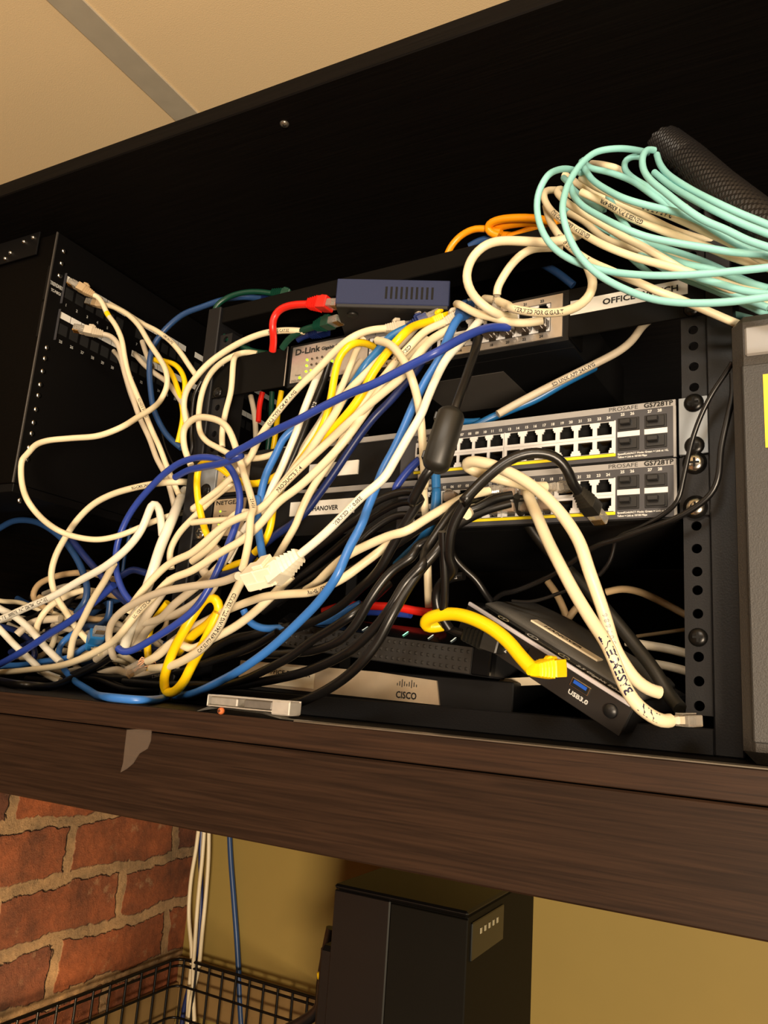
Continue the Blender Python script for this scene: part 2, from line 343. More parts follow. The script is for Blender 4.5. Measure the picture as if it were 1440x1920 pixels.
# ---------------------------------------------------------------- the two 28-port switches
def big_switch(z0, label, ear_m, scr_m, tag_, brand):
    t = thing('network_switch', label, 'network switch', (0, 0, z0), 'two matching 24-port switches in the rack')
    X0, X1 = -.4525, -.0125; H = .0432
    chassis(t, X0, X1, .22, H, -.2265, -.0555, .0068, .0325, M['switchblack'])
    MB().box(-.245, X1 - .0003, -.0001, .001, .0000, .0385).add([(-.30, -.0001, .0385), (-.245, -.0001, .0), (-.245, -.0001, .0385)], [(0, 1, 2)])
    b = MB(); y_ = -.0002   # charcoal field round the ports and slots
    b.box(-.24, -.2265, y_, .001, .001, .0385); b.box(-.0555, -.0145, y_, .001, .001, .0385); b.box(-.2265, -.0555, y_, .001, .0325, .0385); b.box(-.2265, -.0555, y_, .001, .001, .0042)
    b.build('front_panel', M['charcoal'], t)
    b = MB().add([(-.38, -.0006, .0432), (-.32, -.0006, .0385), (-.0128, -.0006, .0385), (-.0128, -.0006, .0432), (-.38, .001, .0432), (-.32, .001, .0385), (-.0128, .001, .0385), (-.0128, .001, .0432)],
        [(0, 1, 2, 3), (4, 5, 6, 7), (0, 4, 5, 1), (1, 5, 6, 2), (2, 6, 7, 3)]); b.build('top_band', M['greyband'], t)
    MB().box(-.0145, -.0126, -.0005, .001, .0, .0385).build('side_band', M['greyband'], t)
    MB().box(-.2265, -.0555, -.0004, .001, .0044, .0066).build('yellow_stripe', M['stripy'], t)
    pl = MB(); k = 0
    for g in (0, 1):
        for c in range(6):
            x = (-.1438 + .0145 * c + .0072) if g else (-.2262 + .0136 * c + .0068); pw = .0145 if g else .0136
            for up, z in ((True, .0257), (False, .0135)): port_plate(pl, x, z, pw, .0128 if up else .0124, up, w_=.0112); port(t, x, z, up)
            for q, dx in ((2 * k + 1, -.0035), (2 * k + 2, .0035)):
                lettering('%d' % q if q > 9 else '0%d' % q, .0030, M['inkw'], t, front(x + dx - .0019, .0339, -.0004), .0002, name='port_number')
            k += 1
    pl.box(-.1450, -.1438, 0, .0012, .0068, .0325); pl.box(-.0568, -.0555, 0, .0012, .0068, .0325); pl.build('port_frame', M['portwhite'], t)
    for i, x0 in enumerate((-.0540, -.0345)):
        MB().box(x0 - .0002, x0 + .0160, -.0006, .0, .0188, .0228).build('slot_divider', M['portwhite'], t)
        for z in (.0080, .0230):
            s = MB().box(x0, x0 + .0156, -.0008, .0, z, z + .0103, .0003).build('module_slot', M['plast'], t)
            MB().box(x0 + .0022, x0 + .0102, -.0050, -.0008, z + .0045, z + .0085, .0006).box(x0 + .0012, x0 + .0142, -.0016, -.0008, z + .0012, z + .0092, .0003).build('dust_plug', M['plast'], s)
        for dx, q in ((.003, '25' if i == 0 else '27'), (.010, '26' if i == 0 else '28')): lettering(q, .0030, M['inkw'], t, front(x0 + dx - .001, .0352, -.0004), .0002, name='port_number')
    lettering('PROSAFE', .0044, M['ink'], t, front(-.0608, .0394, -.0008), 0, .0215)
    lettering('GS728TP', .0050, M['ink'], t, front(-.0352, .0392, -.0008), .0003, .0205)
    lettering('Speed/Link/ACT Mode: Green = Link at 1G,', .0020, M['inkw'], t, front(-.0540, .0048, -.0006), .00015, .036)
    lettering('Yellow = Link at 10/100 Mbps', .0020, M['inkw'], t, front(-.0540, .0024, -.0006), .00015, .021)
    MB().box(-.4525, -.4115, -.0006, .001, .003, .0405, .0003).build('status_panel', M['beige'], t)
    lettering(brand, .0058, M['ink'], t, front(-.4500, .0345, -.0010), .0003, .036)
    for z, on in ((.028, 1), (.0235, 0), (.019, 0), (.0145, 1)):
        MB().cyl((-.4430, .001, z), (-.4430, -.0012, z), .0009, 10).build('status_light', M['led' if on else 'ledoff'], t)
        lettering('Power' if z > .027 else 'Fan' if z > .02 else 'PoE' if z > .016 else 'LED Mode', .0022, M['ink'], t, front(-.4405, z - .0008, -.0010))
    lettering('Factory Defaults', .0018, M['ink'], t, front(-.4480, .0090, -.0010)); lettering('Reset', .0018, M['ink'], t, front(-.4250, .0090, -.0010))
    if tag_: 
        x0, x1, za, zb, txt = tag_
        MB().box(x0, x1, -.0007, .0010, za, zb).build('label_tape', M['label'], t)
        if txt: lettering(txt, .0060, M['ink'], t, front(x0 + .026, za + .0035, -.0010), .0003)
    for xa, xb, sx in ((-.0105, .0092, 0), (-.4745, -.4535, -.465)):
        e = MB().box(xa, xb, -.0022, -.0004, .0003, .0428, .0004).box((xa if sx == 0 else xb - .0015), (xa + .0015 if sx == 0 else xb), -.0004, .03, .0006, .0425).build('mounting_ear', ear_m, t)
        for z in (.0381, .0381 - .03175): screw(e, sx, -.0022, z, .0068 if scr_m is not M['nickel'] else .0064, scr_m)
    if scr_m is M['nickel']:
        for z in (.0381, .0381 - .03175): MB().cyl((0, -.0022, z), (0, -.0030, z), .0082, 24).build('washer', M['screwblack'], t)
    return t
big_switch(-.0381, 'upper of the two rack switches, blank white label, pale ear with black screws', mat('pale_steel_ear', (140, 146, 152), .4, .4), M['screwblack'], (-.338, -.284, .0095, .0225, ''), 'NETGEAR')
big_switch(-.0825, 'lower of the two rack switches, labelled HANOVER, black ears with bright screws', M['rackpaint'], M['nickel'], (-.356, -.285, .0185, .0318, 'HANOVER'), 'NETGEAR')
# ---------------------------------------------------------------- the short switch on top with long ears
t = thing('network_switch', 'short silver-fronted switch labelled OFFICE SWITCH on its long right ear', 'network switch', (0, 0, .0665))
chassis(t, -.3765, -.0935, .17, .0440, -.2835, -.1080, .0100, .0345, M['switchblack'])
b = MB(); y_ = -.0006
b.box(-.3720, -.2835, y_, .001, .0035, .0410); b.box(-.1080, -.0985, y_, .001, .0035, .0410); b.box(-.2835, -.1080, y_, .001, .0035, .0100); b.box(-.2835, -.1080, y_, .001, .0345, .0410)
b.build('front_panel', M['silver'], t)
pl = MB()
for c in range(12):
    x = -.1155 - .0145 * c
    for up, z in ((True, .0288), (False, .0160)): port_plate(pl, x, z, .0146, .0124 if up else .0122, up); port(t, x, z, up)
    lettering(str(24 - 2 * c), .0032, M['ink'], t, front(x - .002, .0052, -.0009), .0002, name='port_number'); lettering(str(23 - 2 * c), .0032, M['ink'], t, front(x - .002, .0364, -.0009), .0002, name='port_number')
pl.build('port_frame', M['portwhite'], t)
b = MB(); 
for xa, xb in ((-.1955, -.1085), (-.2825, -.1965)):
    for za, zb in ((.0096, .0100), (.0345, .0349)): b.box(xa, xb, -.0008, -.0006, za, zb)
    for x in (xa, xb): b.box(x - .0002, x + .0002, -.0008, -.0006, .0096, .0349)
b.build('port_outline', M['ink'], t)
lettering('D-Link', .0088, M['ink'], t, front(-.3690, .0318, -.0009), .0005, .030)
lettering('Gigabit Switch', .0046, M['ink'], t, front(-.3370, .0322, -.0009), .0003, .030)
for i in range(6):
    for j in range(3):
        on = (i, j) in ((0, 0), (0, 1), (0, 2), (1, 2), (2, 2), (4, 2), (5, 1), (5, 2)); x = -.3530 + i * .0060; z = .0250 - j * .0060
        MB().cyl((x, .0, z), (x, -.0014, z), .0011, 10).build('status_light', M['led' if on else 'ledoff'], t)
MB().cyl((-.3600, .0, .0075), (-.3600, -.0014, .0075), .0013, 10).build('status_light', M['led'], t)
lettering('Power', .0026, M['ink'], t, front(-.3660, .0098, -.0009)); lettering('DGS-1024', .0030, M['ink'], t, front(-.3700, .0042, -.0009))
for xa, xb, sx in ((-.0928, .0088, 0), (-.4740, -.3772, -.465)):
    e = MB().box(xa, xb, -.0020, -.0002, .0010, .0425, .0004).box((xa if sx == 0 else xb - .0015), (xa + .0015 if sx == 0 else xb), -.0002, .03, .0012, .0422).build('mounting_ear', M['shadedblack'], t)  # ear colour darkened to carry the shade on it
    for z in (.0065, .03825): screw(e, sx, -.0020, z, .0062, M['screwblack'])
MB().box(-.3778, -.3768, -.0026, -.0021, .001, .0425).build('edge_line', M['silver'], t)
MB().box(-.0915, -.0030, -.0024, -.0020, .0192, .0315).build('label_tape', M['label'], t)
lettering('OFFICE SWITCH', .0068, M['ink'], t, front(-.0660, .0228, -.0027), .0004, .056)
MB().box(-.255, -.165, .04, .12, -.0004, 0).build('rating_sticker', mat('dull_sticker', (70, 66, 62), .6), t)
# ---------------------------------------------------------------- little slate box perched on the short switch
t = thing('small_switch', 'small slate-blue desktop switch with vent slots perched on the top switch', 'network switch', (-.2885, -.050, .1113), rot=Matrix.Rotation(math.radians(26), 3, 'Z'))
MB().box(.0006, .0994, .0008, .0980, .0, .0262, .0006).build('underside_tray', M['boxdark'], t)
MB().box(0, .100, 0, .0985, .0030, .0272, .0007).build('cover', M['bluebox'], t)
b = MB()
for i in range(10): b.box(.0435 + i * .0045, .0455 + i * .0045, -.0003, .0, .0085, .0200)
b.build('vent_slots', M['hole'], t)
for x, y in ((.014, .014), (.086, .014), (.014, .084), (.086, .084)): MB().cyl((x, y, 0), (x, y, -.0022), .0052, 20, .0045).build('rubber_foot', M['rubber'], t)
# ---------------------------------------------------------------- the slim silver router on the rack floor
t = thing('office_router', 'slim router with a champagne front strip at the bottom of the rack', 'router', (-.402, .004, -.2228), rot=Matrix.Rotation(math.radians(1.1), 3, 'Y'))
MB().box(0, .27, .001, .17, .0, .0262, .0008).build('case', M['switchblack'], t)
MB().add([(.002, -.0008, .0040), (.002, -.0008, .0255), (.150, -.0008, .0255), (.206, -.0008, .0225), (.210, -.0008, .0040), (.002, .001, .0040), (.002, .001, .0255), (.150, .001, .0255), (.206, .001, .0225), (.210, .001, .0040)],
    [(0, 1, 2, 3, 4), (5, 6, 7, 8, 9), (0, 5, 6, 1), (1, 6, 7, 2), (2, 7, 8, 3), (3, 8, 9, 4), (4, 9, 5, 0)]).build('front_strip', mat('champagne_metal', (205, 186, 158), .3, .55, scale=90), t)
MB().box(.030, .088, -.0014, -.0008, .0065, .0235).build('label_tape', M['kraft'], t)
lettering('OFFICE ROUTER', .0052, M['ink'], t, front(.0335, .0160, -.0017), .0003, .050)
lettering('CISCO', .0075, M['ink'], t, front(.1700, .0062, -.0010), .0004, .019)
b = MB()
for i, h in enumerate((.0016, .0032, .0058, .0032, .0016, .0032, .0058, .0032, .0016)): b.box(.1706 + i * .0022, .1713 + i * .0022, -.0011, -.0008, .0150 + (.001 if h < .005 else 0), .0155 + h + (.001 if h < .005 else 0))
b.build('bar_emblem', M['ink'], t)
# grey tag under the tilted appliance
q = [rkp(x, y, .02) for x, y in ((925, 1288), (940, 1272), (1030, 1268), (1018, 1284))]
nrm = (q[1] - q[0]).cross(q[2] - q[0]).normalized() * .0006
b = MB().add(q + [p + nrm for p in q], [(0, 1, 2, 3), (4, 5, 6, 7), (0, 1, 5, 4), (1, 2, 6, 5), (2, 3, 7, 6), (3, 0, 4, 7)])
o = tag(b.build('paper_tag', M['kraft'], loc=q[0]), 'beige paper tag sticking out below the tilted black appliance', 'tag')
# ---------------------------------------------------------------- perforated black modem lying on the router
t = thing('studded_modem', 'glossy black modem with a studded front lying askew on the router', 'modem', (-.350, -.012, -.1835), rot=Matrix.Rotation(math.radians(4.6), 3, 'Y'))
MB().box(0, .206, .002, .15, .0, .0215, .0015).build('case', M['plast'], t)
MB().add([(0, 0, .0212), (.206, 0, .0212), (.206, .016, .0310), (0, .016, .0310), (0, .15, .0310), (.206, .15, .0310), (0, .002, .0205), (.206, .002, .0205), (.206, .15, .0214), (0, .15, .0214)],
    [(0, 1, 2, 3), (3, 2, 5, 4), (0, 1, 7, 6), (6, 7, 8, 9), (4, 5, 8, 9), (0, 3, 4, 9, 6), (1, 2, 5, 8, 7)]).build('glossy_lid', M['gloss'], t)
b = MB().box(.001, .190, .0004, .002, .0008, .0206)
for r_ in range(3):
    for i in range(34):
        x = .006 + i * .00545 + (.0 if r_ % 2 else .0012); z = .0042 + r_ * .0064; s = .0014
        b.add([(x - s, .0004, z - s), (x + s, .0004, z - s), (x + s, .0004, z + s), (x - s, .0004, z + s), (x, -.0012, z)], [(0, 1, 4), (1, 2, 4), (2, 3, 4), (3, 0, 4)])
b.build('studded_front', mat('studded_plastic', (40, 38, 36), .3), t)
MB().box(.191, .206, -.0006, .012, .0004, .0212, .0012).build('end_cap', M['gloss'], t)
for i, (x, m_) in enumerate(((.030, 'ledw'), (.058, 'ledw'), (.088, 'ledw'), (.107, 'ledc'), (.127, 'ledc'), (.150, 'ledw'), (.170, 'ledw'))):
    MB().add([(x, .002, .0226), (x + .0012, .002, .0226), (x + .0022, .008, .0264), (x + .0010, .008, .0264)], [(0, 1, 2, 3)], T=Matrix.Translation((0, -.0003, .0004))).build('indicator', M[m_], t)
# ---------------------------------------------------------------- tilted appliance
A_ = Matrix(((.8774, .1726, .4476), (-.0989, .9781, -.1832), (-.4694, .1165, .8753)))
CRv = CR; loc = CRv + (Vector((-.182, .028, -.138)) - CRv) * .93
t = thing('tilted_appliance', 'slim black network appliance labelled HANOVER leaning on edge, yellow cable in its front', 'network appliance', loc, rot=A_)
Lx, Dy, Hz = .1455, .102, .0247
MB().box(0, Lx, 0.0015, Dy, -Hz, -.0035, .002).build('case', M['plast'], t)
MB().box(.0, Lx, .0, .0016, -Hz, -.0032, .0005).build('front_plate', mat('satin_black_plate', (34, 32, 31), .4), t)
MB().box(.0, Lx - .002, -.0004, .0022, -.0034, -.0006, .0004).build('light_strip', mat('white_strip', (196, 192, 196), .35), t)
MB().box(0.001, Lx, .0022, .0170, -.0035, -.0006, .0004).build('gloss_strip', M['gloss'], t)
MB().loft([(.0172, .069, .003, .0725, -.0012), (.030, .069, .0042, .0725, -.0004), (.085, .066, .0046, .0725, -.0002), (Dy - .001, .056, .003, .0725, -.0012)], 16, None, True, .1).build('top_cover', M['rubtop'], t)
TT = Matrix.Translation((.046, .030, .0047))
MB().box(.040, .100, .027, .036, .0036, .0050).build('label_tape', M['kraft'], t)
lettering('HANOVER', .0062, M['ink'], t, Matrix.Translation((.050, .0290, .00515)), .0003, .034)
fz = lambda x, z, y=-.0002: Matrix.Translation((x, y, z)) @ Matrix.Rotation(math.pi / 2, 4, 'X')
lettering('USB3.0', .0042, M['inkw'], t, fz(.1010, -.0185), .0003, .016)
lettering('LAN2', .0042, M['inkw'], t, fz(.0350, -.0190), .0003, .011)
u_ = MB().box(.1000, .1155, -.0008, .0016, -.0130, -.0065, .0004).build('usb_port', M['nickel'], t)
MB().box(.1010, .1145, -.0012, .0, -.0123, -.0072).build('opening', M['hole'], u_); MB().box(.1025, .1130, -.0016, -.0004, -.0098, -.0074).build('tongue', M['usb'], u_)
MB().cyl((.1335, 0, -.0125), (.1335, -.0022, -.0125), .0050, 24, .0044).build('power_button', M['plast'], t)
for i, x in enumerate((.028, .056, .084)):
    r = MB()
    for a in range(20):
        a0, a1 = 2 * math.pi * a / 20, 2 * math.pi * (a + 1) / 20
        r.add([(x + k * .0048 * math.cos(a_), .0090 + k * .0036 * math.sin(a_), -.0004) for k, a_ in ((1, a0), (1, a1), (.82, a1), (.82, a0))], [(0, 1, 2, 3)])
    r.build('port_mark', mat('pale_gold_print', (206, 196, 150), .4) if i != 1 else M['inkw'], t); lettering(str(3 - i), .0042, M['inkw'], t, Matrix.Translation((x - .0012, .0076, -.0003)))
lettering('2.5 Gigabit Ethernet', .0056, M['inkw'], t, Matrix.Translation((.0960, .0055, -.0003)), .0003, .045)
MB().box(.0500, .0620, -.0012, .0016, -.0150, -.0060, .0005).build('network_port', M['hole'], t)
APP = t.matrix_basis.copy()
bpy.context.view_layer.update()
APPW = Matrix.Translation(t.location) @ t.rotation_euler.to_matrix().to_4x4()
# ---------------------------------------------------------------- grey power unit at the right
t = thing('power_unit', 'textured grey power unit with a yellow label, standing right of the rack', 'power supply', (.0285, -.050, SHELF + .0002), rack=False)
H_ = .281
MB().box(0, .133, .0, .26, 0, H_, .007).build('case', mat('dark_grey_case', (48, 44, 40), .5, bump=.4, scale=1100), t)
MB().box(.008, .125, -.0018, .002, .250, .270, .0012).build('front_cap', mat('pale_grey_lens', (128, 124, 120), .35), t)
MB().box(.006, .127, -.0012, .002, .012, .2440, .0008).build('front_panel', M['greyunit'], t)
MB().box(.0178, .09, -.0018, -.0010, .1880, .2360).build('warning_label', M['ylabel'], t)
# ---------------------------------------------------------------- metal catch on the shelf edge
p0 = wp(372, 1337, 1, YF + .002); 
t = thing('cupboard_catch', 'zinc double roller cupboard catch lying on the shelf edge', 'catch', (p0.x, YF + .006, SHELF + .0002), rack=False)
MB().add([(x, y, z) for (x, z) in ((0, .0002), (.012, .0048), (.062, .0040), (.078, .0008), (.100, .0006)) for y in (-.006, .008)], [(0, 1, 3, 2), (2, 3, 5, 4), (4, 5, 7, 6), (6, 7, 9, 8)]).add([(x, y, z - .0009) for (x, z) in ((0, .0009), (.012, .0048), (.062, .0040), (.078, .0014), (.100, .0010)) for y in (-.006, .008)], [(0, 1, 3, 2), (2, 3, 5, 4), (4, 5, 7, 6), (6, 7, 9, 8)]).build('base_plate', M['zinc'], t)
b = MB().box(.009, .086, -.0064, -.0056, .0125, .0135, .0002).box(.009, .0098, -.0064, .008, .005, .0135, .0002).box(.0700, .0860, -.0070, .008, .0030, .0130, .0008).box(.009, .0860, .0072, .008, .004, .0135).box(.009, .070, -.0064, -.0058, .0048, .0056, .0002)
b.build('cage', M['zinc'], t)
MB().box(.0110, .0370, -.0050, .007, .0056, .0122, .001).build('roller', mat('grey_roller', (170, 166, 158), .35, .5, var=.3, scale=200), t)
MB().box(.0430, .0690, -.0050, .007, .0056, .0122, .001).build('roller', mat('dark_roller', (120, 116, 110), .35, .5, var=.3, scale=200), t)
screw(t, .024, -.0064, .0020, .0026, M['rust'])
# ---------------------------------------------------------------- braided sleeve at top right
pts = [rkp(x, y, d / 1000) for x, y, d in ((1248, 268, 30), (1290, 300, 20), (1345, 350, 0), (1410, 402, -20), (1500, 470, -40), (1600, 560, -50))]
b = MB(); fr = frames(pts); n = 28
def braid_mesh(rr, m_):
    vs = []; fs = []; L_ = []
    dense = []
    for a, c in zip(pts, pts[1:]): dense += [a.lerp(c, i / 26) for i in range(26)]
    fr = frames(dense)
    for j, (p, t_, u, v) in enumerate(fr):
        for i in range(48):
            a = 2 * math.pi * i / 48; k = rr * (1 + (.035 if (i + j) % 4 < 2 else -.02))
            vs.append(p + u * math.cos(a) * k + v * math.sin(a) * k * .8)
    for j in range(len(fr) - 1):
        for i in range(48): fs.append((j * 48 + i, j * 48 + (i + 1) % 48, (j + 1) * 48 + (i + 1) % 48, (j + 1) * 48 + i))
    return MB().add(vs, fs, False)
s = tag(braid_mesh(.0165, 0).build('braided_sleeve', M['sleeve'], loc=pts[0]), 'wide black braided cable sleeve above the aqua coil', 'cable sleeve')
# ---------------------------------------------------------------- patch panels on the left side wall, facing right
XP = -.690
pf = thing('side_frame', 'black steel side frame with a column of bright nut holes at the left', 'rack frame', (-.72, -.030, SHELF), rack=False)
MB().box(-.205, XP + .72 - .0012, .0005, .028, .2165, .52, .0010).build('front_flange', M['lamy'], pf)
MB().box(XP + .72 - .0012, XP + .72 + .0006, -.0012, .0010, .2165, .520, .0003).build('edge_flange', mat('edge_highlight_paint', (70, 66, 62), .4, .3), pf)  # paler edge colour paints in the highlight along the frame
MB().box(XP + .72 - .0010, XP + .72 + .0002, .0012, .43, .2165, .520, .0003).build('side_flange', M['steel'], pf)
MB().box(-.205, XP + .72, .0008, .43, .2065, .2160, .0006).build('bottom_flange', M['steel'], pf)
b = MB()
zs = [wp(x, y, 0, XP).z for x, y in ((118, 470), (114, 493), (110, 516), (87, 652), (83, 672), (79, 696), (74, 721), (70, 741), (65, 767), (61, 792), (56, 812), (51, 838), (47, 860), (35, 938))]
for z in zs:
    o = MB().cyl((XP + .72 - .0012, .012, z - SHELF), (XP + .72 + .0014, .012, z - SHELF), .0030, 16).build('nut', M['nickel'], pf)
    MB().cyl((XP + .72 + .0011, .012, z - SHELF), (XP + .72 + .0016, .012, z - SHELF), .0017, 12).build('thread_hole', M['hole'], o)
def side(y, z, x=0): return Matrix(((0, 0, 1, x), (1, 0, 0, y), (0, 1, 0, z), (0, 0, 0, 1)))   # text on a face looking to +x
def patch_panel(z0, label, first, brand):
    t = thing('patch_panel', label, 'patch panel', (XP, -.0305, z0), 'patch panels on the left side wall', rack=False)
    MB().box(-.006, .0, .0, .43, 0, .0435, .0006).build('plate', M['steel'], t)
    if brand: lettering('TRENDNET', .0060, M['inkw'], t, side(.0015, .0200, .0008), .0004, .0175); lettering('TC-P48C6', .0048, M['inkw'], t, side(.004, .0125, .0008), .0003, .0135)
    for i in range(24):
        y = .0290 + i * .0158 + (i // 6) * .018
        MB().box(-.001, .0006, y - .0074, y + .0074, .0330, .0410).build('label_window', M['label'], t)
        MB().box(-.001, .0004, y - .0060, y + .0060, .0140, .0270).build('port', M['hole'], t)
        if i < 12: lettering(str(first + i), .0046, M['inkw'], t, side(y - .003, .0040, .0006), .0003, name='port_number')
    MB().box(0, .003, .0190, .0200, .004, .0425).build('bezel_edge', M['charcoal'], t)
    return t
zA = wp(137, 528, 0, XP).z - .0385; zB = wp(130, 597, 0, XP).z - .0385
patch_panel(zA, 'upper patch panel with white label windows and ports 1 onwards', 1, True)
patch_panel(zB, 'lower patch panel with white label windows and ports 25 onwards', 25, False)
# ---------------------------------------------------------------- below the cabinet: tower and basket
t = thing('battery_backup_tower', 'tall black battery backup tower on the desk before the olive wall', 'battery backup', (-.351, .15, -.7998), rack=False)
hh = -.4055 + .7998
MB().box(0.0012, .1375, 0.001, .20, .0, hh, .0025).build('case', M['upsb'], t)
MB().box(.0, .0610, -.0020, .0012, .004, hh - .001, .0012).build('side_cover', M['upsd'], t)
MB().box(.0612, .1385, -.0010, .0012, .004, hh - .003, .0008).build('front_cover', mat('ups_front', (12, 10, 5), .6, spec=.15), t)
MB().box(-.0006, .1390, -.0026, .2, hh - .0006, hh + .0040, .002).build('top_cover', M['upsd'], t)
MB().box(.137, .1392, .010, .095, hh - .040, hh - .008, .0008).build('display_panel', M['gloss'], t)
for i in range(5): MB().box(.1388, .1397, .030 + i * .011, .034 + i * .011, hh - .021, hh - .016, .0002).build('indicator', mat('pale_indicator', (170, 160, 130), .4), t)
MB().box(-.016, .0014, .004, .19, .0, hh - .055, .004).build('side_pod', M['upsd'], t)
bk = thing('wire_basket', 'black wire mesh basket on the desk in the brick corner', 'basket', (-.772, .432, -.7998), rack=False)
Wx, Wy, Hb = .262, .42, .178
def ring(z, ins=0, r=.0022):
    P = [Vector((ins, -ins, z)), Vector((Wx - ins, -ins, z)), Vector((Wx - ins, -Wy + ins, z)), Vector((ins, -Wy + ins, z))]; out = []
    for i in range(4):
        a, c, d = P[i - 1], P[i], P[(i + 1) % 4]; k = .018
        p1 = c + (a - c).normalized() * k; p2 = c + (d - c).normalized() * k
        out += [(p1 * (1 - s) ** 2 + c * 2 * s * (1 - s) + p2 * s * s) for s in (0, .25, .5, .75, 1)]
    return MB().tube(out + [out[0]], r, 8)
ring(Hb).build('rim', M['wire'], bk); ring(Hb - .008, .001, .0018).build('rim', M['wire'], bk)
for z in (Hb - .034, Hb - .075, Hb - .12, .004): ring(z, .003, .0017).build('hoop', M['wire'], bk)
ups = [(x, -.002) for x in [.012 + .024 * i for i in range(11)]] + [(x, -Wy + .002) for x in [.012 + .024 * i for i in range(11)]] + [(.002, -y) for y in [.02 + .0285 * i for i in range(14)]] + [(Wx - .002, -y) for y in [.02 + .0285 * i for i in range(14)]]
for i, (x, y) in enumerate(ups): MB().tube([Vector((x, y, z)) for z in (.003, Hb * .5, Hb)], .0017, 6).build('upright', M['wire'], bk)
# ================================================================ CABLES
REG = dict(a=(0, 380, 3), b=(360, 480, 3), c=(720, 480, 3), d=(960, 200, 3), e=(0, 840, 3), f=(360, 880, 3), g=(760, 880, 3), h=(960, 680, 3),
           i=(0, 1040, 1440 / 340), j=(780, 380, 4), k=(280, 540, 4), l=(380, 560, 4.5), p=(0, 0, 1), q=(0, 1480, 3))
def parse(spec, d0):
    reg = 'p'; P = []; D = []
    for tok in spec.split():
        if tok in REG: reg = tok; continue
        if tok[0] == '@': D[-1] = float(tok[1:]); continue
        x, y = map(float, tok.split(',')); ox, oy, s = REG[reg]; P.append((ox + x / s, oy + y / s)); D.append(None)
    known = [i for i, v in enumerate(D) if v is not None]
    if not known: D = [d0] * len(D)
    else:
        for i in range(len(D)):
            if D[i] is None:
                lo = max([k for k in known if k < i], default=None); hi = min([k for k in known if k > i], default=None)
                if lo is None: D[i] = D[hi]
                elif hi is None: D[i] = D[lo]
                else: D[i] = D[lo] + (D[hi] - D[lo]) * (i - lo) / (hi - lo)
    return P, D
def place(P, D, r, clamp=True):
    out = []
    for (px, py), d in zip(P, D):
        v = rkp(px, py, d / 1000)
        if clamp and v.z < SHELF + r + .0006:
            k = (SHELF + r + .0006 - CAM.z) / (v.z - CAM.z); v = CAM + (v - CAM) * k
        out.append(v)
    return out
def smooth(P, step=.0035):
    P = [P[0] * 2 - P[1]] + P + [P[-1] * 2 - P[-2]]; out = []
    for i in range(1, len(P) - 2):
        p0, p1, p2, p3 = P[i - 1:i + 3]
        t0 = 0; t1 = t0 + max(1e-5, (p1 - p0).length) ** .5; t2 = t1 + max(1e-5, (p2 - p1).length) ** .5; t3 = t2 + max(1e-5, (p3 - p2).length) ** .5
        n = max(2, int((p2 - p1).length / step))
        for k in range(n):
            t = t1 + (t2 - t1) * k / n
            A1 = p0 * ((t1 - t) / (t1 - t0)) + p1 * ((t - t0) / (t1 - t0)); A2 = p1 * ((t2 - t) / (t2 - t1)) + p2 * ((t - t1) / (t2 - t1)); A3 = p2 * ((t3 - t) / (t3 - t2)) + p3 * ((t - t2) / (t3 - t2))
            B1 = A1 * ((t2 - t) / (t2 - t0)) + A2 * ((t - t0) / (t2 - t0)); B2 = A2 * ((t3 - t) / (t3 - t1)) + A3 * ((t - t1) / (t3 - t1))
            out.append(B1 * ((t2 - t) / (t2 - t1)) + B2 * ((t - t1) / (t2 - t1)))
    out.append(P[-2]); return out
def relax(pts, it=2):
    for _ in range(it): pts = [pts[0]] + [(a + b * 2 + c) / 4 for a, b, c in zip(pts, pts[1:], pts[2:])] + [pts[-1]]
    return pts
def end_frame(p, d, up=None):
    d = d.normalized(); up = up or Vector((0, 0, 1)); x = d.cross(up)
    x = x.normalized() if x.length > .05 else Vector((1, 0, 0)); z = x.cross(d)
    return Matrix(((x.x, d.x, z.x, p.x), (x.y, d.y, z.y, p.y), (x.z, d.z, z.z, p.z), (0, 0, 0, 1)))
def add_boot(o, p, d, m, plug=True, s=1.0, up=None, ears=True):
    T = end_frame(p - o.location, d, up)
    b = MB(); S = []
    for i in range(5):
        y = .001 + i * .0026; k = .0036 + i * .0004
        S += [(y, k, k), (y + .0014, k + .0009, k + .0007), (y + .0016, k - .0006, k - .0006)]
    S = [(y * s, a * s, c * s) for y, a, c in S]
    b.loft(S, 12, T, False, .3)
    b.loft([(.0132 * s, .0048 * s, .0042 * s), (.0145 * s, .0060 * s, .0050 * s), (.0235 * s, .0062 * s, .0052 * s), (.0245 * s, .0058 * s, .0048 * s)], 12, T, False, .12)
    if ears and s > .7: b.loft([(.0120 * s, .0018, .0012, 0, .0060), (.0150 * s, .0034, .0018, 0, .0068), (.0200 * s, .0030, .0014, 0, .0066)], 10, T, False, .4)
    b.build('boot', m, o)
    if plug: add_plug(o, p + d.normalized() * .0235 * s, d, up)
def add_plug(o, p, d, up=None, L=.0125):
    T = end_frame(p - o.location, d, up)
    q = MB().box(-.0057, .0057, 0, L, -.0040, .0030, .0006, T); q.box(-.0030, .0030, -.002, L * .8, .0034, .0042, .0002, T)
    pl = q.build('plug', M['clear'], o)
    c = MB()
    for i in range(8): c.box((i - 3.5) * .00115 - .0003, (i - 3.5) * .00115 + .0003, L - .006, L + .0002, -.0044, -.0030, 0, T)
    c.build('contacts', M['gold'], pl)
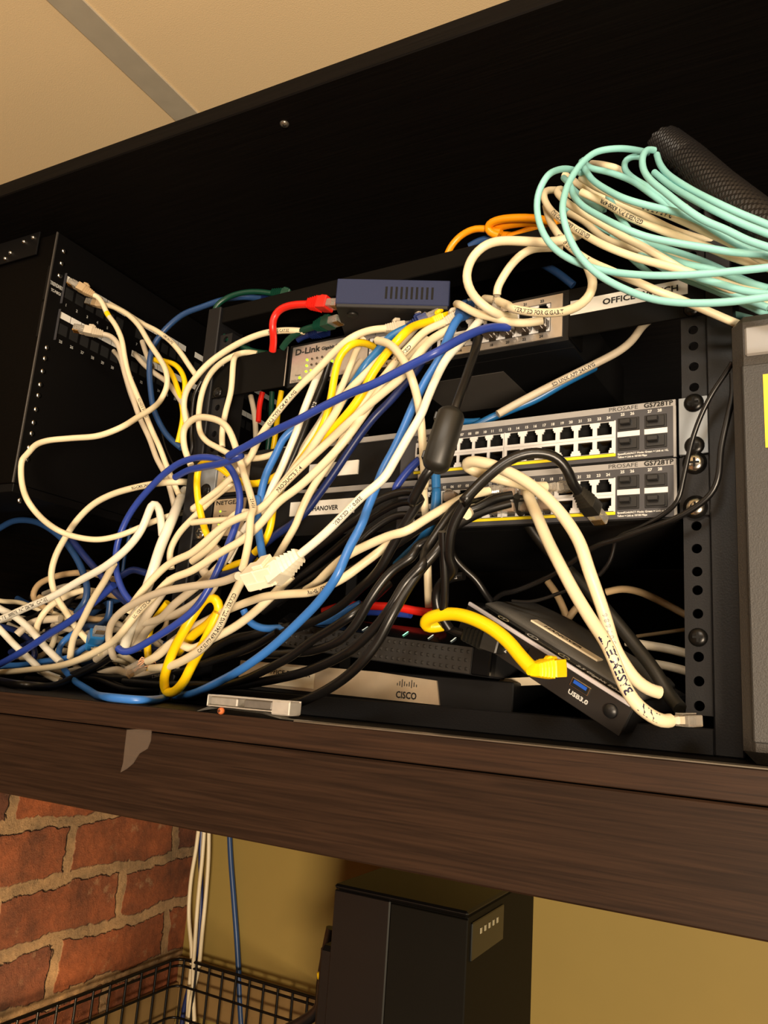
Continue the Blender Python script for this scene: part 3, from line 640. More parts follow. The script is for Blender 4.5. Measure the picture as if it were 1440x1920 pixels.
def print_on(o, pts, r, txt, frac, size, m, flip=False, roll=0.):
    vs, fs = text_mesh(txt, size, size * .025); L = [0]
    for a, b_ in zip(pts, pts[1:]): L.append(L[-1] + (b_ - a).length)
    w_ = max(v[0] for v in vs); h_ = size * .35; out = []; tot = L[-1]; s0 = tot * frac; fr = frames(pts)
    for x, y, _ in vs:
        s = s0 + ((w_ - x) if flip else x); s = min(max(s, 0), tot - 1e-6); j = 0
        while j < len(L) - 2 and L[j + 1] < s: j += 1
        t = (s - L[j]) / max(1e-9, L[j + 1] - L[j]); p = pts[j].lerp(pts[j + 1], t); d = fr[j][1].lerp(fr[j + 1][1], t).normalized()
        v = (CAM + Vector((.02, 0, .03)) - p); v = (v - d * v.dot(d)).normalized(); up = v.cross(d)        # the printed side faces the open front
        a = (h_ - y if flip else y - h_) / r + roll
        out.append(p + (v * math.cos(a) + up * math.sin(a)) * (r + .00012) - o.location)
    # split long spans so that the print hugs the jacket
    MB().add(out, fs).build('printing', m, o)
R5 = .00285
PTS = {}
CAT = {'n': ('network_cable', 'network cable'), 'k': ('power_cable', 'power cable'), 'u': ('thin_cord', 'cord'), 'f': ('fiber_cable', 'fibre cable')}
def C(label, m, spec, d=-30, r=R5, kind='n', group=None, boots=None, prints=(), clamp=True, parent=None, part=None, rel=2):
    r = r * 1.06 if kind == 'n' else r
    P, D = parse(spec, d); pts = relax(smooth(place(P, D, r, clamp)), rel)
    name, cat = CAT[kind]; mm = M[m] if isinstance(m, str) else m
    b = MB(); b.tube(pts, r, 12)
    if parent:
        o = b.build(part, mm, parent, pts[0] - parent.location)
        return o
    o = b.build(name, mm, None, pts[0]); tag(o, label, cat, group); PTS[o.name] = pts
    for t, fr_, sz, fl, im in prints: print_on(o, pts, r, t, fr_, sz, M[im], fl)
    for bt in (boots or ()):
        e, bm, plug = bt[:3]; s = bt[3] if len(bt) > 3 else 1.0
        if e == 1: add_boot(o, pts[-1] - (pts[-1] - pts[-3]).normalized() * .001, pts[-1] - pts[-3], M[bm], plug, s)
        else: add_boot(o, pts[0] - (pts[0] - pts[2]).normalized() * .001, pts[0] - pts[2], M[bm], plug, s)
    return o
GF = 'patch cables fanning out of the short switch'; GL = 'cables looping at the left patch panels'; GT = 'cables in the tangle at the left end of the shelf'; GK = 'black cables running down to the left from the lower switch'
# --- left side
yb = C('cream cable with a small yellow band from the first port of the upper patch panel', 'cream', 'a 528,520 @-30 550,530 @-27 580,572 600,620 650,690 685,770 700,860 722,960 762,1060 805,1160 850,1270 900,1380 e 930,80 975,190 1005,260 @14', group=GL, boots=[(0, 'tan', True, .9)], prints=[('GENESIS 24AWG', .55, .0036, False, 'ink')])
pp = PTS[yb.name]; tgt = wp(203, 590, 1, pp[12].y); kk = min(range(4, 40), key=lambda i: abs((pp[i] - CAM).normalized().dot(ray(203, 590).normalized()) - 1))
MB().tube([p - yb.location for p in pp[kk - 1:kk + 2]], R5 + .0003, 12).build('yellow_band', M['yellow'], yb)
C('pinkish cream patch cable from the first plug in the lower patch panel', 'grey', 'a 580,740 @-26 610,745 @-22 650,775 672,820 702,960 742,1080 782,1200 842,1330 882,1440 e 930,150 965,260 980,330 @16', group=GL, boots=[(0, 'grey', True, .9)])
C('long cream cable drooping from the upper patch panel into a wide loop at far left', 'cream', 'a 590,575 @-14 625,582 660,596 720,630 780,690 840,790 900,880 935,950 940,1030 910,1100 @-10 860,1155 770,1210 680,1265 @-70 560,1310 400,1325 260,1340 @-95 190,1370 150,1420 e 125,60 118,130 130,230 170,320 @-95 250,410 340,470 @-60 450,505 560,515 680,490 780,450 860,415 960,380 @-10 1060,360 @60', group=GL, boots=[(0, 'tan', True, .85)])
C('cream cable arching right from the upper patch panel behind the slate-blue loop', 'cream', 'a 622,572 @0 700,615 800,680 880,720 960,780 1020,850 1060,910 1105,975 @10', group=GL, prints=[('CMR 24AWG', .6, .0034, False, 'ink')])
C('grey-white cable slanting down behind the loop from the lower patch panel', 'grey', 'a 760,850 @40 775,870 @18 810,910 870,960 940,1010 1000,1090 1040,1160 1060,1240 @16', group=GL)
C('short grey-white cable stub leaving the lower patch panel', 'grey', 'a 640,835 @8 680,890 @0 705,980 735,1080 775,1180 @18', r=.0024, group=GL)
C('long yellow cable dropping from the lower patch panel', 'yellow', 'a 862,880 @18 920,905 965,960 1000,1050 1022,1130 1030,1200 1015,1290 1000,1350 @16', group=GL)
C('short yellow cable curving out beside the long yellow one at the patch panel', 'yellow', 'a 900,885 @22 990,915 1030,970 1042,1030 1030,1110 @22', group=GL)
C('grey cable edging down behind the pinkish one at left', 'grey', 'a 800,780 @26 830,870 860,930 @26', group=GL)
C('slate blue cable making a tall loop from the top of the rack down at left', 'steelblue', 'k 850,80 @30 700,68 540,92 400,140 250,200 130,300 50,400 10,500 @8 0,620 10,760 30,900 70,1000 130,1100 200,1170 240,1200 @18', r=.0031, group=GL, boots=[(0, 'navy', True)])
C('green cable curling from the top of the rack behind the left ear', 'green', 'k 920,40 @20 820,28 700,35 580,75 500,140 @6 482,220 510,310 580,380 680,430 780,475 880,490 @8', group=GL, boots=[(0, 'green', True)])
C('thin dark blue cable hanging straight down behind the left loops', 'steelblue', 'a 805,1310 @120 e 785,80 770,180 750,350 730,480 700,620 690,700 @120', r=.0022, group=GL)
C('thin black cord hanging beside the left rack post, outermost', 'black', 'k 0,700 @40 40,860 80,1000 120,1180 e 980,100 @40', r=.0015, kind='u', group=GL)
C('thin black cord hanging beside the left rack post, inner one', 'black', 'k 390,700 @-8 340,800 322,960 316,1100 325,1200 e 1065,60 @-8', r=.0020, kind='u', group=GL)
C('large cream cable sweeping from below the small slate box round the left rack post', 'cream', 'k 1160,325 @-12 1060,318 960,322 840,345 700,400 560,480 440,570 340,680 @-22 275,780 258,870 268,960 290,1050 @-10', r=.0030, group=GL, prints=[('24AWG CAT.5E', .08, .0036, True, 'ink')])
C('cream cable curving down left of the rack ear and back right under the loop', 'cream', 'k 810,492 @6 720,482 640,505 540,560 @-6 460,640 410,740 380,860 370,970 380,1080 430,1150 500,1190 b 240,1125 330,1140 420,1128 480,1105 @-14', group=GL)
C('cream cable hanging from the left rack ear straight down', 'cream', 'k 700,488 @2 650,500 630,560 @-10 622,680 610,790 580,900 558,1000 545,1100 548,1190 @-8', group=GL)
C('cream cable forming a small hoop at left and running down into the ivory coupler', 'cream', 'p 358,872 @-20 346,840 345,805 364,785 395,784 425,800 b 270,1150 @-40 300,1250 330,1350 345,1430 f 330,260 322,380 300,500 285,560 @-92', r=.0031, group=GL, prints=[('1 2 3 4 5 6', .72, .0040, False, 'ink')])
C('blue loop arching over the left rack post down to the loose plug', 'royal', 'e 740,870 @-30 690,800 655,690 655,570 690,450 750,340 840,230 930,140 1020,80 1130,52 1240,68 1300,120 1340,210 1350,310 1330,420 @-40 1290,530 1240,650 1180,780 1100,900 980,1000 850,1080 740,1140 690,1150 @-60 665,1125', r=.0031, group=GL)
C('long royal blue cable crossing the whole fan from the short switch to the left', 'royal', 'c 700,402 @-24 600,402 520,425 420,472 300,540 @-88 160,610 0,692 b 1000,730 @-92 900,768 750,840 600,920 @-85 450,990 320,1062 200,1132 e 1360,40 1250,85 1150,105 1060,125 985,165 @-36', r=.0031, group=GF)
# --- cables behind and under the short switch
C('cream cable hanging behind the left ear', 'grey', 'l 405,820 @60 430,930 445,1060 b 360,1030 @60', group=GL)
C('red cable hanging behind the left ear', 'red', 'l 505,790 @60 480,900 470,1040 @60', group=GL)
C('dark green cable hanging behind the left ear', 'green', 'l 585,790 @70 580,920 575,1060 b 425,1100 @70', group=GL)
C('yellow cable hanging behind the left ear', 'yellow', 'l 665,780 @64 640,930 625,1060 b 470,1000 455,1100 @64', group=GL)
C('red patch cable plugged into the left side of the slate box', 'red', 'l 590,440 @-14 600,340 590,250 @-30 600,160 640,100 720,62 800,50 893,47 @-34', r=.0034, group=GF, boots=[(1, 'red', True, 1.12)])
C('dark green patch cable plugged into the left side of the slate box', 'green', 'l 670,420 @-6 720,350 800,290 870,258 948,235 @-16', r=.0031, group=GF, boots=[(1, 'green', True)])
C('navy patch cable just behind the green plug at the slate box', 'navy', 'l 800,350 @6 850,320 905,305 @6', group=GF, boots=[(1, 'navy', False, .9)])
# --- the fan from the short switch
C('cream cable arching highest from the fan, printed TYPE CM, to the left post', 'cream', 'b 1085,408 @-22 1000,418 900,458 @-42 800,540 720,625 620,720 520,830 420,960 370,1040 330,1130 260,1210 @-24 130,1330 0,1425 e 1300,200 1200,280 1100,380 1000,490 955,590 965,680 @-12', r=.0031, group=GF, boots=[(0, 'grey', True, .8)], prints=[('(UL) TYPE CM 4P AWG', .24, .0042, True, 'ink')])
C('cream cable emerging left of the yellow arch and diving down the fan', 'cream', 'b 965,465 @-20 925,530 890,620 850,720 800,830 @-40 740,920 640,1080 560,1210 490,1330 400,1440 f 0,300 @-30', group=GF)
C('yellow cable bent in a tight arch beside the status lights', 'yellow', 'b 1020,510 @-14 965,488 890,500 @-44 835,560 805,660 785,780 760,890 @-44 720,990 640,1110 560,1220 500,1300 460,1400 f 440,330 400,420 350,470 @-30', r=.0031, group=GF)
C('bright white cable descending straight below the status lights', 'white', 'b 735,600 @-20 700,690 660,790 @-38 625,880 595,970 550,1080 500,1200 450,1300 410,1400 f 300,330 200,520 @-30', r=.0031, group=GF)
C('black printed cable descending inside the fan', 'black', 'b 775,600 @-14 745,690 700,800 655,920 612,1030 570,1130 520,1240 440,1400 @-20', r=.0034, group=GF, prints=[('E150312', .28, .0042, True, 'inkw')])
C('grey-white cable beside the black one inside the fan', 'grey', 'b 955,590 @-8 900,660 850,720 @-20 800,800 720,940 640,1060 580,1170 @-14', r=.0032, group=GF)
C('long bright yellow cable running the length of the fan', 'yellow', 'b 1345,368 @-20 1250,395 1180,450 @-56 1085,560 1010,670 960,770 890,870 @-50 800,970 720,1060 640,1140 575,1220 500,1300 @-20', r=.0034, group=GF, boots=[(0, 'yellow', True, .85)])
C('teal blue cable between the cream and the long yellow cable', 'teal', 'b 1210,405 @-16 1120,450 1050,530 970,620 @-34 920,700 840,830 780,930 @-26', r=.0034, group=GF, boots=[(0, 'navy', True, .85)])
C('cream cable just above the long yellow one in the fan', 'cream', 'b 1130,520 @-20 1060,580 990,650 900,740 850,800 @-54 810,880 740,980 660,1100 560,1220 470,1330 390,1440 f 250,250 100,440 0,520 @-30', r=.0033, group=GF)
C('cream cable with a ribbed boot, lowest side of the long yellow cable', 'cream', 'b 1415,375 @-26 1310,425 1220,515 @-50 1150,590 1080,680 1010,760 900,920 860,1010 @-44 760,1180 680,1300 610,1440 f 590,300 540,390 470,510 @-34', r=.0031, group=GF, boots=[(0, 'grey', True, .85)], prints=[('VERIFIED', .16, .0040, True, 'ink')])
C('cream cable printed PRODUCTS F14 through the middle of the fan', 'cream', 'b 1470,400 @-26 1350,470 1270,560 @-62 1180,680 1080,765 980,850 880,940 740,1070 610,1190 500,1300 400,1410 f 190,310 @-48 50,430 0,470 e 940,660 780,830 720,920 @-40', r=.0033, group=GF, prints=[('PRODUCTS F14', .44, .0046, True, 'ink')])
C('cream cable lowest in the fan, ending down at the left front of the shelf', 'cream', 'b 1330,470 @-16 1220,560 1130,650 @-40 1040,780 960,900 850,1050 @-60 740,1170 600,1300 480,1390 f 400,290 @-62 300,385 150,475 0,570 e 960,740 870,830 780,920 700,1020 @-50 640,1085 500,1165 350,1222 150,1250 0,1262 -60,1262 @20', r=.0033, group=GF, prints=[('UL VERIFIED CM', .5, .0038, True, 'ink')])
C('dark blue cable under the cream fan, running to lower left', 'navy', 'b 1330,500 @-10 1280,620 1200,715 1120,810 1030,900 @-30 950,1000 880,1100 800,1220 700,1360 640,1440 f 560,310 @-30 470,370 350,480 280,560 150,600 @-20', r=.0033, group=GF)
C('long light blue cable from the fan looping over the shelf front at left', 'blue', 'c 425,345 @-26 400,375 355,470 305,590 @-48 235,700 170,830 110,970 50,1100 0,1190 b 1040,1290 @-66 980,1440 f 960,300 880,450 820,590 @-84 720,735 600,860 450,1000 300,1110 @-60 150,1195 0,1262 e 950,1400 @0 800,1418 640,1405 500,1362 380,1270 @20 332,1180 340,1110 410,1045 500,1000 @40 580,995 600,1040 560,1090 @40', r=.0033, group=GF, boots=[(0, 'steelblue', True)])
C('cream cable bending down in front of the fan from under the slate box', 'cream', 'b 1042,475 @-60 1110,495 1175,565 1230,670 @-80 1268,800 1288,930 1300,1100 1310,1300 f 1300,60 1308,200 1320,400 1330,720 @0 1335,800 @40', r=.0031, group=GF)
C('white cable curving left from the switch ports to the boot of the ivory coupler', 'white', 'c 535,365 @-26 490,420 420,500 350,580 @-60 292,690 245,800 205,900 @-80 140,1010 60,1150 0,1250 b 960,1350 @-92 870,1440 f 870,240 760,350 680,420 608,478 @-92', r=.0031, group=GF, boots=[(0, 'clear', True, .8), (1, 'ivory', False, 1.35)], prints=[('VERIFIED 11 0.05E', .74, .0038, True, 'ink')])
C('grey-cream cable coming up into the fan from behind the yellow cables', 'grey', 'b 1260,400 @-12 1200,470 1130,540 @-30', group=GF, boots=[(0, 'grey', True, .8)])
C('light blue cable bending through the middle below the fan', 'blue', 'b 590,960 @-20 520,1020 470,1120 420,1220 390,1330 375,1440 f 365,150 370,300 385,420 400,500 @-50', r=.0034, group=GF)
C('blue cable curving below the white coupler to the modem', 'blue', 'f 290,790 @-20 315,850 390,892 490,893 620,888 750,860 860,800 950,755 @0', r=.0032, group=GF)
# --- right hand ports
C('cream cable making the largest loop in front of the rack top bar', 'cream', 'd 330,700 @-20 j 1240,230 1120,275 @-50 1000,298 860,292 720,285 600,290 500,330 430,400 390,490 380,580 @-62 410,670 470,740 560,810 @-40 650,850 740,860 @-14', r=.0033, group='cream loops at the right ports of the short switch')
C('cream cable in a narrower loop ending in a pinched clear plug above the right ports', 'cream', 'j 1100,335 @-20 980,338 880,345 790,390 @-36 710,470 640,580 610,640 608,690 @-30', r=.0031, group='cream loops at the right ports of the short switch', boots=[(1, 'clear', False, .6)])
C('cream cable printed FOR GIGABIT hanging from the aqua coil across the right ports', 'cream', 'd 400,850 @-60 435,920 456,990 445,1050 @-64 400,1105 330,1142 250,1158 130,1158 0,1135 @-50 j 700,775 620,740 560,725 515,720 @-10', r=.0031, group='cream loops at the right ports of the short switch', prints=[('VERIFIED FOR GIGABIT', .32, .0042, True, 'ink')])
C('cream cable bowing low into port 24', 'cream', 'j 305,760 @-8 350,775 @-34 450,830 570,860 680,890 800,905 900,893 950,884 @-20', r=.0031, group='cream loops at the right ports of the short switch')
C('brownish cream cable running from behind the right ear down to the ferrite', 'grey', 'c 1520,340 @60 1450,400 @50 1400,470 1330,530 1220,590 1080,660 900,750 720,845 640,890 @10', r=.0031, group=GF, prints=[('SD UNK APP 24AWG', .45, .0040, True, 'ink')])
C('blue cable below the brownish cream cable, right of the ferrite', 'teal', 'c 1180,630 @70 1100,670 @50 1000,722 850,808 720,862 600,912 500,965 430,1000 350,1070 @10', r=.0033, group=GF)
C('short blue cable stub behind the ferrite', 'teal', 'c 540,930 @30 480,935 440,932 380,940 @30', r=.0030, group=GF)
C('dark blue cable hanging behind the top right ear', 'steelblue', 'j 400,330 @40 480,285 580,270 700,320 820,390 @40 950,460 1080,540 1180,620 @50', r=.0033, group=GF)
C('dark blue cable hanging down behind the right ear of the short switch', 'steelblue', 'c 1140,470 @60 1135,560 1110,640 1100,670 @60', r=.0026, group=GF)
C('blue cable crossing the gap left of the ferrite by the upper switch', 'royal', 'c 200,1145 @-10 150,1190 95,1260 60,1310 b 1150,1320 @-10', r=.0032, group=GF)
C('blue cable dropping right of the ferrite before the two rack switches', 'teal', 'c 290,1210 @-12 294,1300 296,1400 f 1375,100 1370,200 1350,290 @-20 1290,400 1200,490 1150,540 @-10', r=.0036, group=GF)
# ferrite cable
fc = C('black power cord with a fat ferrite bead hanging in front of the switches', 'black', 'c 530,462 @-30 510,540 480,630 450,720 415,820 @-70 395,880 300,1160 250,1210 @-78 200,1300 150,1400 f 1290,150 1210,290 1130,430 1050,570 @-50 950,665 820,780 650,870 480,930 @-10 250,1030 60,1095', r=.0037, kind='k')
pa, pb = rkp(848, 772, -.073), rkp(815, 878, -.077); T = end_frame(pa - fc.location, pb - pa); Lf = (pb - pa).length
MB().loft([(-.003, .0045, .0045), (.0, .0085, .0085), (.003, .0102, .0102), (Lf * .5, .0106, .0106), (Lf - .003, .0102, .0102), (Lf, .0085, .0085), (Lf + .003, .0045, .0045)], 16, T, True, .6).build('ferrite_bead', M['rubber'], fc)
for y in (.004, Lf - .010): MB().box(-.0050, .0050, y, y + .006, .0090, .0112, .0006, T).build('clasp', M['plast'], fc)
# ivory coupler
cp = thing('inline_coupler', 'ivory inline cable coupler joining two white cables at centre left', 'coupler', (0, 0, 0), rack=False)
q0 = rkp(520, 1068, -.092); q1 = rkp(462, 1083, -.092); cp.location = q0
T = end_frame(Vector(), q1 - q0, Vector((.25, -.75, .9)).normalized())
MB().box(-.0095, .0095, 0, .0285, -.0085, .0075, .0008, T).box(-.0085, .0085, .005, .0150, .0075, .0110, .0006, T).box(-.0100, .0100, .0150, .0175, -.0090, .0080, .0004, T).build('housing', M['ivory'], cp)
MB().box(-.0062, .0062, .0275, .0288, -.0045, .0035, 0, T).build('opening', M['hole'], cp)
MB().box(-.0105, -.0075, .003, .026, -.0082, -.002, .0004, T).box(.0075, .0105, .003, .026, -.0082, -.002, .0004, T).build('side_clip', M['ivory'], cp)
# --- lower right
C('right one of the two thick cream cables looping from the lower switch', 'cream', 'g 790,100 @-16 720,100 640,78 560,60 @-40 450,30 370,0 335,-25 365,-45 470,-30 @-60 560,5 680,70 800,165 900,280 980,410 1030,560 @-70 1080,700 1130,850 1180,1010 1240,1110 1300,1190 1370,1240 1430,1255 @-30', r=.0039, group='thick cream cables from the lower switch', boots=[(0, 'clear', True, .6)], prints=[('5 0 7 6 8 6', .78, .0046, True, 'greyband')])
C('thick cream cable with BASEMENT handwritten on it, ending at the rack base', 'cream', 'g 680,110 @-20 700,170 740,260 800,400 870,540 @-62 950,690 1040,840 1120,960 1165,1050 @-84 1200,1140 1245,1240 1300,1320 1380,1385 1450,1420 1490,1412 @-50', r=.0039, group='thick cream cables from the lower switch', boots=[(1, 'grey', True, .45)], prints=[('BASEMENT', .675, .0078, True, 'marker'), ('INN', .89, .0078, True, 'marker')])
C('dark flat cable sloping behind the thick cream pair to the rack base', 'rubber', 'g 640,150 @-8 650,230 700,320 800,450 @20 950,600 1050,700 1180,850 1300,1000 @0 1400,1130 1490,1280 1545,1345 @-20', r=.0046, kind='k', group=GK)
C('cream cable curving from the lower switch ports to the left, upper one', 'cream', 'g 470,122 @-14 380,140 250,200 130,270 0,350 @-60 f 1120,370 1000,420 880,480 @-56 780,560 700,640 640,680 @-20', r=.0033, group=GF, boots=[(0, 'clear', True, .6)])
C('cream cable printed RoHS curving behind the light blue cable to lower left', 'cream', 'f 1240,300 @-30 1120,410 1030,480 950,540 870,600 @-50 780,650 680,690 560,700 430,712 @-50 330,740 180,800 60,860 e 1050,1030 @-10 930,1120 840,1200 @0', r=.0033, group=GF, prints=[('RoHS VERIFIED', .22, .0042, True, 'ink')])
C('cream cable hanging behind the modem at the centre', 'grey', 'f 1290,30 @-6 1300,350 1325,560 1330,730 @10 1332,790 @60', r=.0028, group=GF)
C('short cream stub with a clear plug in the lower switch', 'cream', 'g 340,250 @-40 385,225 @-20', r=.0045, group=GF, boots=[(1, 'clear', True, .6)])
C('black cord with a ribbed boot arching over the lower switch ports', 'black', 'g 250,900 @-30 210,840 175,760 180,670 @-40 240,610 280,560 f 1440,500 @-60 g 250,440 250,380 290,270 370,140 c 430,1400 @-80 520,1300 600,1225 700,1150 800,1112 900,1110 980,1140 1028,1195 1052,1255 1068,1295 1092,1322 @-30', r=.0038, kind='k', boots=[(1, 'rubber', True)])
C('black cord curling down to a ribbed power plug on the modem', 'black', 'g 330,600 @-30 245,615 185,670 168,750 190,830 240,895 330,925 @-26', r=.0032, kind='k', boots=[(1, 'rubber', False, 1.3)], prints=[('DAJDBJAM', .06, .0040, False, 'greyband')])
C('black cord doubled back in a narrow upright loop at the centre', 'black', 'g 205,345 @-64 212,450 222,560 222,680 212,770 f 1420,360 @-64', r=.0026, kind='k') if 0 else None
C('black cord hanging upright in front of the modem with a cut tip', 'black', 'g 210,350 @-66 215,460 222,580 222,690 215,790 @-40', r=.0032, kind='k', group=GK)
C('black cord drooping from the lower switch behind the modem plug', 'black', 'g 250,400 @-20 265,480 330,560 400,620 450,700 480,740 @10', r=.0028, kind='k', group=GK)
K = [('uppermost of the glossy black bundle', 'g 600,145 @-16 500,165 400,220 f 1440,260 @-40 1330,300 1200,390 1060,480 @-30 900,560 700,650 520,720 400,800 @0', .0034),
 ('arched over the HANOVER label', 'f 1290,130 @-26 1200,125 1100,150 1020,190 940,270 @-30 800,370 650,480 540,580 440,660 @0', .0034),
 ('second over the HANOVER label', 'f 1290,190 @-22 1180,185 1060,240 960,310 860,400 740,500 600,610 470,720 @0', .0032),
 ('crossing low through the middle of the bundle', 'f 1290,260 @-20 1150,260 1030,330 900,450 @-26 780,540 620,650 480,760 @4', .0032),
 ('bending down between the blue cable and the modem', 'g 590,190 @-16 450,230 330,290 200,370 @-46 60,440 f 1250,480 1120,575 1010,720 @-60 930,860 850,950 @-56 700,1015 550,1035 400,1040 @-20', .0036),
 ('passing in front of the studded modem to the shelf', 'g 430,150 @-14 350,170 280,220 @-40 200,330 110,470 f 1310,520 @-66 1200,640 1130,760 @-72 1040,880 930,990 @-66 820,1060 700,1115 600,1150 420,1190 250,1215 @-20 e 1100,1330 900,1330 700,1310 @10', .0038),
 ('nearest one reaching the metal catch', 'g 400,180 @-16 300,260 235,350 @-50 200,430 @-60 f 1290,560 1200,690 1120,830 @-74 1040,980 950,1090 @-72 850,1180 740,1250 620,1305 540,1325 @-40', .0038),
 ('ending under the long light blue cable', 'f 1110,640 @-20 1000,740 900,820 @-50 780,900 680,960 560,1050 450,1110 @-40 300,1180 150,1225 0,1280 e 950,1360 @10 700,1350 560,1300 480,1290 @20', .0036),
 ('glossy one under the yellow loop', 'f 560,880 @-10 430,910 330,930 200,960 @-10 80,1040 0,1100 e 950,1200 @0 850,1250 700,1280 @20', .0040),
 ('printed, running flat to the left', 'f 480,920 @-20 340,1000 200,1050 60,1090 0,1120 e 960,1270 @0 820,1290 640,1290 500,1270 @20', .0036)]
for i, (lb, sp, r_) in enumerate(K): C('black power cord, ' + lb, 'black', sp, r=r_, kind='k', group=GK, prints=[('E129645 18AWG', .5, .0040, True, 'greyband')] if i == 9 else ())
C('twin black cord hanging past the right post, straighter strand', 'black', 'h 1240,0 @-34 1195,70 1130,165 1062,300 1012,440 @-20 985,560 960,670 935,780 @-14 880,835 770,905 700,940 600,975 580,1000 570,1060 540,1140 490,1195 @10', r=.0017, kind='u')
C('twin black cord hanging past the right post, curled strand', 'black', 'h 1240,60 @-34 1242,180 1205,340 1175,480 1160,650 @-26 1120,740 1030,815 900,885 @-20 760,935 600,992 470,1032 380,1090 @0 270,1170 130,1240 0,1290 g 540,700 490,745 @20', r=.0021, kind='u')
C('thin black cord leaving the back of the tilted appliance', 'black', 'g 910,680 @10 800,720 700,745 600,740 @10', r=.0014, kind='u')
C('red cable lying behind the studded modem', 'red', 'f 740,800 @20 850,768 1000,768 1150,775 1270,798 1400,815 g 170,822 @6', r=.0034)
C('blue cable lying below the red one behind the modem', 'royal', 'f 700,850 @30 850,815 1000,800 1130,805 1230,815 @24', r=.0034)
yc = C('short yellow patch cable plugged into the tilted appliance', 'yellow', 'g 210,875 @-22 160,885 118,882 112,855 150,830 260,812 @-40 360,832 480,890 580,970 650,1055 715,1125 @-62', r=.0046)
add_boot(yc, rkp(1000, 1256, -.062), (rkp(1046, 1252, -.036) - rkp(1000, 1256, -.062)), M['yellow'], False, 1.15)
C('tan cable curving in the dark behind the rack base at right', 'tan', 'g 1130,690 @120 1220,672 1320,690 1440,745 h 980,1420 @120', r=.0030)
C('tan cable stub standing behind the tilted appliance', 'tan', 'g 800,630 @110 850,700 900,810 910,850 @110 950,790 1010,740', r=.0030)
C('grey cable lying behind the right mounting rail, upper', 'grey', 'h 640,1570 @90 760,1590 880,1610 1000,1640 @90', r=.0034)
C('grey cable lying behind the right mounting rail, lower', 'grey', 'h 760,1690 @90 860,1705 1000,1740 @90', r=.0034)
C('thin pale cable deep behind the tilted appliance', 'tan', 'h 700,1540 @150 850,1520 980,1500 @150', r=.0016)
# --- yellow pieces at left
C('yellow cable looping over the left mounting rail', 'yellow', 'b 520,1205 @-14 430,1262 330,1282 240,1252 160,1192 90,1162 @-26 45,1175 28,1250 35,1380 f 45,230 @-22 70,330 110,420 150,480 185,560 @-16', r=.0032, group='yellow cables at lower left')
C('yellow cable with a hairpin bend standing on the shelf', 'yellow', 'e 850,1290 @10 830,1100 850,1000 900,930 945,870 @6', r=.0036, group='yellow cables at lower left')
C('yellow hairpin loop at the shelf front beside the loose plug', 'yellow', 'e 1000,1150 @-10 1090,1050 1180,980 1235,900 @-30 1215,845 1165,840 1100,920 1040,1020 @-40 985,1120 945,1220 922,1310 930,1365 @-20 975,1375 1030,1320 1080,1220 1140,1110 1190,1010 @-36 1225,930', r=.0042, group='yellow cables at lower left')
C('short yellow piece crossing behind the coupler', 'yellow', 'e 1265,690 @-16 1330,655 1440,630 @-16', r=.0036, group='yellow cables at lower left')
# --- white/cream cables lower left
lp = C('cream cable with long printing ending in the loose clear plug on the shelf', 'cream', 'f 320,560 @-70 280,620 @-72 240,700 195,790 e 1230,1010 @-56 1150,1115 1050,1185 950,1228 850,1240 @-20', r=.0036, group=GT, prints=[('CAT.5E FTP 4PR 24AWG ETL VERIFIED', .12, .0046, True, 'ink')])
add_plug(lp, rkp(272, 1243, -.018), rkp(236, 1262, -.026) - rkp(272, 1243, -.018), Vector((.1, -.9, .6)), .020)
b = MB()
base = lp.location
for i in range(6):
    a_ = rkp(282 + i * 2, 1250 - i, -.016) - base; random.seed(i)
    b.tube(smooth([a_, a_ + Vector((random.uniform(-.012, .004), -.004, random.uniform(-.004, .010))), rkp(262 - i * 2, 1238 + i * 4, -.024) - base]), .0006, 6)
b.build('bare_wires', mat('orange_white_wires', (226, 170, 130), .5, var=.3, scale=300), lp)
C('cream cable leaving the coupler to the left and bending down sharply', 'grey', 'f 262,600 @-86 e 1340,718 @-84 1250,752 1050,782 900,812 760,872 660,942 @-50 618,1010 612,1080 628,1150 640,1175 @-20', r=.0033, group=GT)
C('cream cable crossing from the middle to lower left below the coupler', 'cream', 'f 560,600 @-20 400,760 250,880 100,960 0,1010 e 980,1090 @-30 900,1160 830,1200 @-20', r=.0036, group=GT)
C('cream cable arching high over the left loops, printed in the middle', 'cream', 'e 1080,200 @50 1005,190 @-2 880,200 750,225 620,265 520,320 430,410 @-20 370,500 312,610 288,720 @-20 310,820 370,920 430,1010 500,1090 570,1160 @0', r=.0033, group=GT, prints=[('RU-CMX 24AWG UTP', .22, .0040, True, 'ink')])
C('straight white cable lettered CAT-5E across the left tangle, pinched at its top', 'white', 'p -40,1180 @-40 e 0,965 150,898 300,832 450,745 600,660 @-46 720,560 790,470 830,380 860,308 @-40 890,330 905,410 912,490 @-20', r=.0036, group=GT, prints=[('SONIZ 91-1F 3110095FR  PAT E267041  CAT-5E', .07, .0050, False, 'ink')])
C('broad grey-white cable standing upright by the left post, front one', 'white', 'e 1040,240 @40 1010,300 @8 960,420 @-20 905,550 860,690 @-34 800,860 740,1000 700,1120 @-10', r=.0048, group=GT)
C('grey-white cable standing upright by the left post, behind the front one', 'grey', 'e 960,740 @-16 900,830 840,920 @-20 780,1010 730,1100 @0', r=.0044, group=GT)
C('cream cable cut off short, sloping below the lettered white cable', 'cream', 'e 640,650 @-40 590,745 525,850 470,960 410,1080 395,1180 @0', r=.0034, group=GT)
C('white cable crossing down right at the far left, upper of the pair', 'white', 'e -60,860 @-10 0,905 80,945 170,1020 260,1125 340,1205 @0', r=.0038, group=GT)
C('white cable crossing down right at the far left, lower of the pair', 'white', 'e -60,960 @-14 0,1020 80,1105 170,1190 250,1265 340,1310 @10', r=.0036, group=GT)
